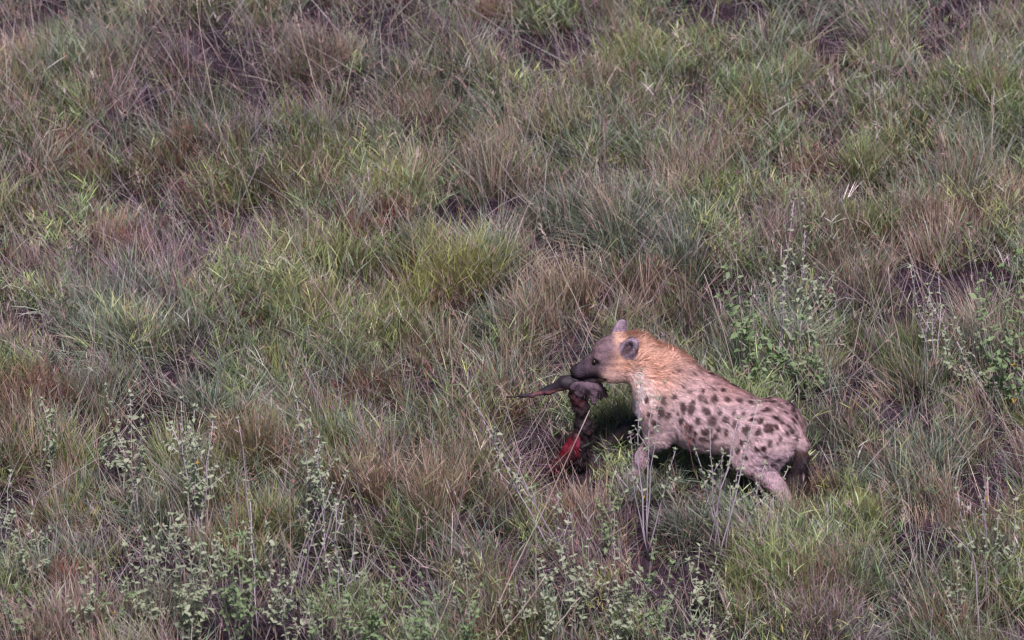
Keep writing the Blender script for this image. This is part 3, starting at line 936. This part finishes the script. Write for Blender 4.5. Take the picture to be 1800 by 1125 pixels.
def tint_lump(Pv):
    c = np.tile(np.array([.12, .08, .10]), (len(Pv), 1))
    n = vnoise(Pv, 40, 21)
    c = mixc(c, (.075, .05, .065), step(n, .1, .35))
    q = at(1005, 690); c = mixc(c, (.24, .08, .08), step(np.linalg.norm(Pv - q, axis=1) + .01 * n, .055, .03))
    return mixc(c, (.22, .13, .14), step(vnoise(Pv, 30, 22), .25, .45) * .6)


def tint_limb(Pv):
    c = np.tile(np.array([.022, .014, .017]), (len(Pv), 1))
    n = vnoise(Pv, 45, 31)
    c = mixc(c, (.07, .022, .024), step(n, .25, .5) * .7)
    q = at(1014, 703); c = mixc(c, (.06, .016, .02), step(np.linalg.norm(Pv - q, axis=1), .07, .03))
    return mixc(c, (.016, .011, .013), step(vnoise(Pv, 30, 33), .1, .3) * .8)


def tint_red(Pv):
    c = np.tile(np.array([.10, .004, .010]), (len(Pv), 1))
    n = vnoise(Pv, 60, 41)
    c = mixc(c, (.20, .03, .055), step(n, .25, .45)); return mixc(c, (.025, .006, .010), step(-n, -.05, .2))


def tint_black(Pv):
    return np.tile(np.array([.016, .011, .014]), (len(Pv), 1)) * (1 + .3 * vnoise(Pv, 80, 51))[:, None]


carcass_part("skin_strip", [(at(1014, 668), at(994, 672), .028, .032), (at(994, 672), at(965, 686), .032, .021), (at(965, 686), at(935, 695), .019, .009), (at(935, 695), at(892, 698), .010, .005)], .02, tint_strip, M_FLESH, .003)
carcass_part("hide_lump", [(at(1012, 676), at(1026, 680), .040, .042), (at(1026, 680), at(1050, 678), .042, .028), (at(1050, 678, .01), at(1064, 696, .0), .024, .014),
                           (at(1036, 685, -.03), at(1044, 706, -.03), .022, .013), (at(1020, 690), at(1012, 702), .04, .034)], .02, tint_lump, M_HIDE, .005)
carcass_part("hanging_limb", [(at(1012, 696), at(1021, 716, -.005), .040, .038), (at(1021, 716), at(1026, 752, -.01), .036, .04), (at(1026, 752, -.01), at(1024, 784, -.02), .042, .04)], .03, tint_limb, M_HIDE, .006)
carcass_part("bloody_stump", [(at(1014, 768, -.03), at(1002, 794, -.05), .03, .042), (at(1002, 794, -.05), at(984, 815, -.08), .04, .026), (at(984, 815, -.08), at(968, 829, -.12), .024, .012)], .03, tint_red, M_FLESH, .0035)
carcass_part("black_hide", [(at(1026, 782, -.02), at(1018, 803, -.03), .044, .036), (at(1018, 803, -.03), at(1024, 812, -.03), .03, .012)], .03, tint_black, M_HIDE, .007)


# torn edges and matted hair on the carcass
def ragged(name, spots_, n, length, width, tints, mat, down=1.0):
    q = np.array([np.array(a) for a, _ in spots_]); rr = np.array([r for _, r in spots_])
    i = rng.integers(0, len(q), n)
    dirn = rng.normal(0, 1, (n, 3)); dirn /= np.linalg.norm(dirn, axis=1, keepdims=True)
    root = q[i] + dirn * rr[i][:, None] * .95
    az = np.arctan2(dirn[:, 1], dirn[:, 0]); th = np.arccos(np.clip(dirn[:, 2], -1, 1))
    th = th * .5 + (math.pi * .80) * .5 * down + rng.normal(0, .2, n)
    c = np.array(tints)[rng.integers(0, len(tints), n)] * jitter((1, 1, 1), n, .3)
    B = Blades(); B.add(root - np.array(carc.location), length * rng.uniform(.4, 1.2, n), az, th, rng.normal(.2, .3, n), width * rng.uniform(.6, 1.4, n), c, c * .8, seg=3)
    o = mesh_object(name, B.mesh(name), mat, carc); o["kind"] = "stuff"
    return o


ragged("matted_hair", [(at(1018, 712), .036), (at(1024, 735), .036), (at(1026, 752), .04), (at(1026, 770), .042), (at(1024, 786, -.02), .042), (at(1019, 800, -.03), .04), (at(1022, 808, -.03), .025), (at(1040, 690), .03), (at(1055, 688), .024), (at(1026, 682), .04)],
       2600, .034, .0024, [(.024, .016, .02), (.04, .026, .03), (.075, .05, .058), (.05, .018, .02)], M_FUR)
ragged("torn_sinew", [(at(1006, 788, -.045), .036), (at(996, 800, -.06), .034), (at(984, 814, -.08), .025), (at(975, 823, -.1), .018), (at(1000, 796, -.05), .036)],
       420, .03, .004, [(.16, .01, .016), (.25, .05, .06), (.09, .008, .012), (.3, .14, .15)], M_FLESH)

# ------------------------------------------------------------------ leafy herbs and dry stalks
def tube(points, radii, sides=5):
    """one tapered stem as a closed tube: (co, faces)"""
    pts = np.array(points, float); n = len(pts)
    co = []; fc = []
    for i in range(n):
        t = pts[min(i + 1, n - 1)] - pts[max(i - 1, 0)]; t /= np.linalg.norm(t)
        a = np.cross(t, (0.31, .95, .1)); a /= np.linalg.norm(a); b = np.cross(t, a)
        for j in range(sides):
            w = 2 * math.pi * j / sides
            co.append(pts[i] + radii[i] * (math.cos(w) * a + math.sin(w) * b))
    for i in range(n - 1):
        for j in range(sides):
            k = (j + 1) % sides
            fc.append((i * sides + j, i * sides + k, (i + 1) * sides + k, (i + 1) * sides + j))
    fc.append(tuple(range(sides))[::-1]); fc.append(tuple((n - 1) * sides + j for j in range(sides)))
    return co, fc


def join(parts):
    co, fc = [], []
    for c, f in parts:
        o = len(co); co += list(c); fc += [tuple(i + o for i in q) for q in f]
    return co, fc


def py_mesh(name, co, fc, smooth=True):
    me = bpy.data.meshes.new(name); me.from_pydata([tuple(map(float, c)) for c in co], [], fc)
    if smooth:
        me.polygons.foreach_set("use_smooth", np.ones(len(me.polygons), bool))
    me.update()
    return me


def leaf_mesh(name, ratio, fold, droop, wave, mat):
    """ovate leaf along +x, unit long, folded on its midrib, drooping to the tip"""
    xs_ = [0, .12, .35, .62, .85, 1.0]; ws = [.04, .55, 1.0, .82, .40, .0]
    co, fc = [], []
    for i, (x, w) in enumerate(zip(xs_, ws)):
        z = -droop * x * x
        co.append((x, 0, z))
        hw = w * ratio * .5
        co.append((x, hw, z + fold * hw + wave * math.sin(i * 2.1))); co.append((x, -hw, z + fold * hw - wave * math.sin(i * 1.7 + 1)))
    for i in range(5):
        a, b = 3 * i, 3 * i + 3
        fc.append((a, b, b + 1, a + 1)); fc.append((a, a + 2, b + 2, b))
    me = py_mesh(name, co, fc)
    me.materials.append(mat)
    return me


LEAVES = {k: [leaf_mesh("leaf", r, f, d, w, m) for r, f, d, w in ((.55, .5, .25, .02), (.62, .3, .4, .03), (.48, .7, .15, .02), (.58, .15, .1, .04))]
          for k, m in (('downy', M_LEAF), ('fresh', M_LEAF2), ('yellow', M_LEAF3))}
FLORET = leaf_mesh("floret", .5, .3, .2, .03, M_PINK)
N_LEAF = 0


def leaf(parent, pos, direction, roll, size, sort):
    global N_LEAF
    d = Vector(direction).normalized()
    up = Vector((0, 0, 1)) if abs(d.z) < .95 else Vector((1, 0, 0))
    s = up.cross(d).normalized(); u = d.cross(s)
    s2 = s * math.cos(roll) + u * math.sin(roll); u2 = d.cross(s2)
    M = Matrix(((d.x, s2.x, u2.x), (d.y, s2.y, u2.y), (d.z, s2.z, u2.z))).to_4x4() @ Matrix.Diagonal((size, size, size, 1))
    M.translation = Vector(pos)
    o = bpy.data.objects.new("leaf", random.choice(LEAVES[sort])); COL.objects.link(o)
    o.parent = parent; o.matrix_local = M
    N_LEAF += 1
    return o


def bend(base, tip, sag, n=7, wob=.006):
    a, b = np.array(base, float), np.array(tip, float)
    side = rng.normal(0, 1, 3); side[2] *= .2
    side *= sag * np.linalg.norm(b - a) / np.linalg.norm(side)
    out = []
    for i in range(n):
        t = i / (n - 1)
        out.append(a + (b - a) * t + side * 4 * t * (1 - t) * .5 + rng.normal(0, wob, 3) * min(1, t * 3) * (t < 1))
    return np.array(out)


def along(pts, t):
    f = t * (len(pts) - 1); i = min(int(f), len(pts) - 2); k = f - i
    return pts[i] * (1 - k) + pts[i + 1] * k, pts[i + 1] - pts[i]


def herb(name, label, cat, group, px, py, tips, leaf_cm=2.6, pairs=9, start=.3, stem_mat=None, sort='downy', thick=.004, branches=2, yellow=.03, depth=.10):
    """tips: where each stem ends, in photograph pixels"""
    gx, gy = on_ground(px, py); gz = float(hills(gx, gy))
    root = empty(name, (gx, gy, gz - .01)); tag(root, label, cat, group)
    base = np.array((gx, gy, gz - .01))
    for (tx, ty) in tips:
        dy = rng.normal(0, depth)
        tip = on_plane_y(tx, ty, gy + dy) - base
        if tip[2] < .08: tip[2] = .08
        b0 = np.array((rng.normal(0, .02), rng.normal(0, .02), 0))
        pts = bend(b0, tip, .06)
        n = len(pts)
        Ls = np.linalg.norm(tip)
        geo = [tube(pts, [thick * (1 - .62 * i / (n - 1)) for i in range(n)])]
        axes = [(pts, start, pairs, 1.0)]
        for _ in range(branches):
            t = rng.uniform(.25, .75); p, d = along(pts, t)
            d = d / np.linalg.norm(d); out = rng.normal(0, 1, 3); out -= d * (out @ d); out /= np.linalg.norm(out)
            e = p + (d * .8 + out * .55) * Ls * rng.uniform(.12, .26)
            bp = bend(p, e, .05, 4, .003)
            geo.append(tube(bp, [thick * .55, thick * .5, thick * .42, thick * .3], 4))
            axes.append((bp, .25, max(2, int(pairs * .45)), .85))
        st = mesh_object("stem", py_mesh("stem", *join(geo)), stem_mat or M_STEM, root)
        for (ax, s0, np_, sz) in axes:
            ph = rng.uniform(0, 6.28)
            for i in range(np_):
                t = s0 + (1 - s0) * (i + rng.uniform(.1, .9)) / max(np_, 1)
                p, d = along(ax, min(t, .995)); d = d / np.linalg.norm(d)
                ph += 1.57 + rng.normal(0, .4)
                for q in (0, math.pi):
                    if rng.random() < .16: continue
                    w = ph + q + rng.normal(0, .25)
                    a = np.cross(d, (.31, .95, .1)); a /= np.linalg.norm(a); b = np.cross(d, a)
                    o = math.cos(w) * a + math.sin(w) * b
                    el = rng.uniform(.1, .8)
                    dirn = o * math.cos(el) + d * math.sin(el) + np.array((0, 0, rng.uniform(-.35, .15)))
                    size = leaf_cm / 100 * 1.2 * sz * (1.15 - .6 * t) * math.exp(rng.normal(0, .25))
                    leaf(st, p, dirn, rng.normal(0, .5), size, 'yellow' if rng.random() < yellow else sort)
            p, d = along(ax, .995); d = d / np.linalg.norm(d)
            for i in range(4):                                              # small young leaves at the tip
                w = i * 1.6 + rng.uniform(0, 1)
                a = np.cross(d, (.31, .95, .1)); a /= np.linalg.norm(a); b = np.cross(d, a)
                leaf(st, p, (math.cos(w) * a + math.sin(w) * b) * .7 + d * .8, rng.normal(0, .4), leaf_cm / 100 * .75 * rng.uniform(.8, 1.3), sort)
    return root


GH = 'leafy herbs standing above the grass'
HERBS = [
    # label, base, tips, leaf cm, pairs, start, stem, sort, branches
    ('slender herb with one leafy stem, second in from the left edge', (88, 850), [(74, 702), (95, 760)], 2.8, 13, .3, M_GREENSTEM, 'downy', 1),
    ('thin herb with a pale knobbly tip in front of the olive tussock', (222, 860), [(186, 678), (205, 740)], 2.8, 12, .3, M_GREENSTEM, 'downy', 2),
    ('branching herb with two lilac stems, left of the tallest herb bush', (250, 930), [(228, 690), (250, 735), (205, 760)], 2.8, 11, .35, M_STEM, 'downy', 2),
    ('tallest herb bush at lower left, with thick lilac stems and a grey leafy crown', (345, 960), [(318, 700), (342, 715), (375, 735), (300, 745), (335, 770)], 3.1, 12, .35, M_STEM, 'downy', 3),
    ('bare lilac herb with a leafy tip leaning left in front of the brown-based tussock', (462, 1020), [(418, 735)], 2.2, 5, .55, M_STEM, 'downy', 0),
    ('herb with a leafy column of leaves right of the brown-based tussock', (575, 950), [(522, 700), (560, 770), (540, 740)], 3.0, 13, .3, M_STEM, 'downy', 2),
    ('fan of bare lilac stems with leafy tops below the pink florets', (525, 1060), [(610, 830), (585, 850), (560, 880), (540, 900)], 2.2, 4, .7, M_STEM, 'downy', 1),
    ('leafy herb at the very left edge, lower quarter', (18, 1000), [(20, 830), (-5, 880)], 2.8, 8, .3, M_STEM, 'downy', 2),
    ('short leafy herb near the left edge under the slender one', (60, 1050), [(55, 905), (85, 930), (30, 935)], 2.8, 8, .25, M_GREENSTEM, 'downy', 2),
    ('small leafy herb with bright curled leaves at the lower left corner', (50, 1160), [(30, 1030), (70, 1050), (10, 1060)], 3.0, 7, .2, M_GREENSTEM, 'fresh', 2),
    ('upright herb with yellowish top between the corner herb and the wide bush', (200, 1150), [(205, 1085), (180, 1010), (225, 1020)], 2.8, 8, .2, M_GREENSTEM, 'fresh', 2),
    ('wide bushy herb on the bottom edge, left part of the thicket', (265, 1150), [(240, 910), (275, 870), (300, 905), (255, 950), (220, 960), (260, 985), (200, 1000), (285, 1010)], 3.0, 9, .25, M_GREENSTEM, 'downy', 2),
    ('densest bushy herb of the thicket at lower left', (335, 1165), [(330, 860), (355, 890), (310, 925), (345, 960), (370, 980), (340, 1010), (385, 940), (320, 1040)], 3.2, 10, .25, M_GREENSTEM, 'downy', 2),
    ('bushy herb on the right side of the lower left thicket', (410, 1165), [(400, 895), (430, 940), (450, 990), (410, 970), (390, 1010), (420, 940)], 3.0, 9, .25, M_GREENSTEM, 'fresh', 2),
    ('herb with long bare stems rising from the thicket towards the green and amber tussock', (450, 1120), [(440, 880), (470, 920)], 2.4, 6, .5, M_STEM, 'downy', 1),
    ('low leafy herb on the bottom edge right of the thicket', (500, 1170), [(490, 1040), (520, 1010), (545, 1060)], 2.8, 8, .2, M_GREENSTEM, 'downy', 2),
    ('herb with wiry stems and small grey leaves beside the bare lilac fan', (600, 1090), [(590, 880), (625, 910), (570, 935)], 2.4, 9, .3, M_STEM, 'downy', 2),
    ('round green bushy herb on the bottom edge, first right of the wiry one', (650, 1180), [(640, 1010), (675, 1030), (610, 1050), (660, 1060), (690, 1000)], 3.0, 9, .2, M_GREENSTEM, 'fresh', 2),
    ('round green bushy herb on the bottom edge, just left of the bundle of straw stems', (730, 1185), [(705, 1020), (740, 1010), (765, 1050), (720, 1070)], 3.2, 9, .2, M_GREENSTEM, 'fresh', 2),
    ('herb with pale leafy tip leaning left beside the tall tan tussock', (980, 985), [(822, 690), (840, 720), (870, 790)], 2.5, 7, .55, M_STEM, 'downy', 2),
    ('small bright green herb left of the low rusty tussock', (925, 905), [(905, 845), (925, 838), (942, 855)], 2.6, 5, .1, M_GREENSTEM, 'fresh', 0),
    ('leafy herb right of the low rusty tussock, below the front foot', (1075, 985), [(1070, 855), (1085, 870), (1050, 880)], 2.8, 8, .2, M_GREENSTEM, 'fresh', 1),
    ('single-stemmed herb in front of the low rusty tussock', (990, 1010), [(985, 870), (1000, 905)], 2.6, 7, .3, M_STEM, 'downy', 1),
    ('small herb with a pale forked tip in the dark gap below the tan tussocks', (830, 1050), [(820, 965), (805, 985)], 2.6, 7, .2, M_GREENSTEM, 'downy', 1),
    ('herb with drooping leaves on the bottom edge, right of the bundle of straw stems', (905, 1130), [(895, 1030), (925, 1040), (880, 1060)], 2.8, 8, .2, M_GREENSTEM, 'downy', 2),
    ('bushy herb at the bottom middle with several leafy spires', (1010, 1120), [(1005, 935), (1035, 950), (985, 970), (1020, 1000), (1045, 990)], 2.8, 9, .25, M_GREENSTEM, 'downy', 2),
    ('bushy herb just right of the leafy spires, bottom middle', (1085, 1150), [(1080, 950), (1110, 975), (1060, 1000), (1100, 1030), (1125, 1000)], 2.9, 9, .25, M_GREENSTEM, 'downy', 2),
    ('green bushy herb on the bottom edge below the front leg', (1150, 1160), [(1150, 950), (1180, 990), (1130, 1020), (1165, 1060), (1195, 1020)], 2.9, 9, .25, M_GREENSTEM, 'fresh', 2),
    ('tall herb standing in front of the shoulder, with bare lilac stems', (1138, 985), [(1128, 650), (1168, 672), (1150, 700), (1188, 790), (1108, 760)], 2.3, 7, .55, M_STEM, 'downy', 1),
    ('bare lilac stems with small leaves standing in front of the flank', (1262, 985), [(1248, 752), (1298, 735), (1222, 790), (1270, 790)], 2.3, 4, .65, M_STEM, 'downy', 1),
    ('herb whose leafy stem crosses the hip of the animal', (1268, 1000), [(1334, 705), (1318, 760)], 2.5, 7, .5, M_STEM, 'downy', 1),
    ('twiggy herb whose branch reaches right across the hind leg', (1290, 990), [(1386, 822), (1345, 815), (1330, 850)], 2.3, 5, .5, M_STEM, 'downy', 1),
    ('low leafy herb with grey leaves under the belly, below the hip', (1235, 1090), [(1230, 960), (1260, 975), (1210, 985)], 2.8, 7, .25, M_GREENSTEM, 'downy', 2),
    ('leafy herb behind the back, with broad leaves and a long upright stem', (1310, 690), [(1293, 432), (1275, 470), (1320, 520)], 3.8, 8, .3, M_GREENSTEM, 'fresh', 2),
    ('tall pale stem herb behind the back, topmost of the herbs there', (1372, 690), [(1396, 350), (1415, 400), (1380, 480)], 2.8, 9, .4, M_STEM, 'downy', 2),
    ('bushy herb with broad fresh leaves right against the back line', (1345, 710), [(1330, 560), (1350, 585), (1375, 600), (1315, 600), (1360, 640)], 4.0, 8, .2, M_GREENSTEM, 'fresh', 2),
    ('broad-leaved herb above the rump', (1405, 715), [(1410, 560), (1432, 610), (1395, 600), (1440, 640)], 4.2, 7, .2, M_GREENSTEM, 'fresh', 1),
    ('herb with small pale flowerlike tips above the broad-leaved one', (1445, 640), [(1425, 545), (1455, 580)], 3.4, 6, .2, M_GREENSTEM, 'downy', 1),
    ('grey feathery herb right of the topmost pale stem herb', (1440, 560), [(1418, 470), (1445, 490), (1465, 480), (1430, 500)], 2.4, 12, .1, M_GREENSTEM, 'downy', 2),
    ('leafy herb with thin lilac stems in the middle of the right side', (1645, 650), [(1632, 500), (1600, 470), (1650, 480)], 2.6, 9, .3, M_STEM, 'downy', 2),
    ('tall herb near the right edge with pairs of round leaves', (1735, 650), [(1702, 395), (1720, 510)], 3.6, 7, .35, M_GREENSTEM, 'fresh', 1),
    ('herb on the right edge with round leaves on a straight stem', (1795, 660), [(1788, 445), (1760, 470)], 3.8, 7, .3, M_GREENSTEM, 'fresh', 1),
    ('bushy herb with big hanging leaves on the right edge, one of them yellow', (1775, 740), [(1770, 600), (1795, 620), (1750, 640), (1740, 600)], 4.6, 7, .2, M_GREENSTEM, 'fresh', 2),
    ('leafy herb left of the big-leaved bush at the right edge', (1700, 690), [(1680, 560), (1715, 590), (1660, 590)], 2.8, 9, .2, M_GREENSTEM, 'downy', 2),
    ('straight dry herb with a lilac stem at the lower right', (1718, 1150), [(1682, 858)], 2.2, 4, .6, M_STEM, 'downy', 1),
    ('leafy herb with yellowing leaves right of the straight dry one', (1745, 1080), [(1735, 842), (1755, 900)], 2.6, 9, .3, M_STEM, 'downy', 2),
    ('herb with a curved leafy tip at the right edge, lower quarter', (1772, 1060), [(1785, 880)], 3.0, 9, .3, M_GREENSTEM, 'downy', 1),
    ('small grey herb at the lower right between the leaning stalks', (1690, 1120), [(1680, 990), (1660, 1020)], 2.6, 8, .2, M_GREENSTEM, 'downy', 2),
    ('pale herb with tiny leaves above the straw tips on the right', (1400, 420), [(1390, 335), (1412, 350)], 2.0, 7, .3, M_STEM, 'downy', 1),
    ('spindly green herb filling the gap at the bottom edge, left of the wide bush', (150, 1160), [(140, 1000), (165, 1030), (120, 1050)], 2.6, 9, .25, M_GREENSTEM, 'downy', 2),
    ('tall thin herb rising between the thicket and the low leafy herb', (475, 1150), [(480, 960), (500, 985)], 2.6, 10, .3, M_GREENSTEM, 'downy', 2),
    ('green herb on the bottom edge beneath the wiry grey one', (575, 1175), [(560, 1000), (590, 1020), (545, 1050)], 2.8, 9, .25, M_GREENSTEM, 'fresh', 2),
    ('upright green herb on the bottom edge under the small herb with a forked tip', (815, 1170), [(800, 1040), (830, 1060), (845, 1030)], 2.7, 9, .25, M_GREENSTEM, 'fresh', 2),
    ('slim herb with a leafy spire left of the bottom middle bush', (955, 1150), [(950, 985), (970, 1020)], 2.7, 10, .25, M_GREENSTEM, 'downy', 2),
    ('leafy herb on the bottom edge left of the mauve and tan tussock', (1230, 1165), [(1215, 1045), (1250, 1060), (1280, 1080)], 2.8, 7, .2, M_GREENSTEM, 'downy', 2),
]
for (lab, b, tips, lc, pr, s0, sm, so, br) in HERBS:
    herb('leafy_herb', lab, 'herb', GH, b[0], b[1], tips, lc, int(pr * 1.5), s0, sm, so, branches=br, yellow=.025 if 'yellow' in lab else .0015)


# single dry stalks
def stalk(label, base, tip, r=.0022, head=0, mat=None, joints=False):
    gx, gy = on_ground(*base); gz = float(hills(gx, gy))
    o0 = np.array((gx, gy, gz - .01))
    tp = on_plane_y(tip[0], tip[1], gy + rng.normal(0, .1)) - o0
    pts = bend((0, 0, 0), tp, .05, 8, .003)
    root = empty('dry_stalk', tuple(o0)); tag(root, label, 'stalk', 'single dry stalks that stand out')
    mesh_object('stem', py_mesh('stem', *tube(pts, [r * (1 - .5 * i / 7) for i in range(8)])), mat or M_STRAW, root)
    if head:
        p, d = along(pts, .99); d = d / np.linalg.norm(d)
        B_ = []
        m = 26
        for i in range(m):
            q, _ = along(pts, 1 - head * rng.random())
            e = q + (d + rng.normal(0, .35, 3)) * rng.uniform(.015, .04)
            B_.append(tube([q, (q + e) / 2 + rng.normal(0, .002, 3), e], [.0008, .0018, .0004], 3))
        mesh_object('seed_head', py_mesh('seed_head', *join(B_)), mat or M_STRAW, root)


for a in [
    ('tall golden stalk at the top left, rising past the mauve patch', (402, 290), (344, -20), .003, .12),
    ('thick pale stalk standing alone above the yellow-green tussock', (702, 385), (736, 262), .0032, .2),
    ('pale bent stalk behind the mane of the animal', (1300, 700), (1238, 482), .003),
    ('straight pale stalk in the middle of the right side', (1596, 655), (1562, 470), .0028),
    ('pale stalk leaning left near the top centre', (862, 160), (795, -15), .0026, .15),
    ('long pale stem crossing in front of the bloody end of the carcass', (838, 1125), (1036, 722), .0032),
    ('thin stalk between the large green patch and the left olive tussock', (372, 490), (300, 380), .0022, .15),
    ('stalk leaning left across the large green patch', (650, 630), (500, 400), .0022),
    ('fine pale stalk with reddish tip rising left of the carcass strip', (765, 760), (748, 630), .0024, .25, M_PINK),
    ('upright stalk left of the carcass strip, beside the reddish-tipped one', (797, 730), (790, 560), .0022),
    ('lilac fallen stick near the right edge', (1742, 690), (1682, 600), .0042, 0, M_STEM),
    ('stalk leaning left at the lower right, below the brownish tussock', (1628, 1135), (1545, 950), .0028),
    ('second leaning stalk at the lower right, just right of the first', (1655, 1130), (1588, 900), .0026, .1),
    ('thin upright stalk in the upper right quarter', (1572, 280), (1568, 70), .0022, .1),
    ('short pale stalk lying over in the upper right quarter', (1480, 200), (1455, 120), .0028),
    ('pale stalk rising left of the dark reddish tussock near the top', (560, 190), (520, 30), .0022, .15),
    ('stalk at the left edge near the top with a feathery head', (12, 200), (5, 60), .0024, .3),
    ('second golden stalk at the top left, nearer the corner', (130, 130), (112, -10), .0024, .1),
    ('stalk with drooping head in the middle left', (290, 440), (240, 300), .0022, .2),
    ('straw stalk rising above the small yellow-green tussock by the hind foot', (1545, 990), (1490, 880), .0022, .15),
    ('straw stem in the bundle at the bottom, leaning right', (745, 1150), (800, 1020), .003),
    ('longest straw stem lying to the right at the bottom', (830, 1150), (960, 1010), .003),
    ('straw stem lying low to the right at the bottom middle', (925, 1140), (1020, 1050), .003),
    ('pale stalk on the bottom edge left of centre', (690, 1130), (735, 900), .0024),
    ('pale stalk leaning left through the straw tussock above the ears', (1050, 620), (950, 400), .0024, .12),
    ('crossing pale stalk leaning right above the centre', (760, 335), (800, 250), .0022),
    ('dry pink-headed stalk in front of the elbow', (1190, 880), (1172, 760), .0022, .35, M_PINK),
    ('pink-headed grass stalk in front of the belly', (1245, 900), (1205, 745), .0022, .3, M_PINK),
    ('pale stalk under the chin crossing the dark limb of the carcass', (985, 880), (945, 765), .0022),
    ('straw stalk left of the carcass strip tip', (920, 830), (880, 680), .0022, .15),
]:
    stalk(*a)

# pink florets on short stems in the lower left
for lab, b, t in (('tiny pink floret above the lower left thicket, upper of two', (516, 905), (516, 846)), ('tiny pink floret above the lower left thicket, lower of two', (522, 915), (517, 860))):
    gx, gy = on_ground(*b); gz = float(hills(gx, gy)); root = empty('pink_flower', (gx, gy, gz)); tag(root, lab, 'flower')
    tp = on_plane_y(t[0], t[1], gy) - np.array((gx, gy, gz))
    mesh_object('stem', py_mesh('stem', *tube([np.zeros(3), tp * .5 + .004, tp], [.001, .001, .0008], 4)), M_GREENSTEM, root)
    for i in range(6):
        o = bpy.data.objects.new('petal', FLORET); COL.objects.link(o); o.parent = root
        o.location = Vector(tp); o.rotation_euler = (rng.uniform(-.6, .6), rng.uniform(-1, .4), i * 1.05); o.scale = (.016, .016, .016)

print('leaf objects', N_LEAF, 'triangles', sum(len(m.loops) - 2 * len(m.polygons) for m in bpy.data.meshes))
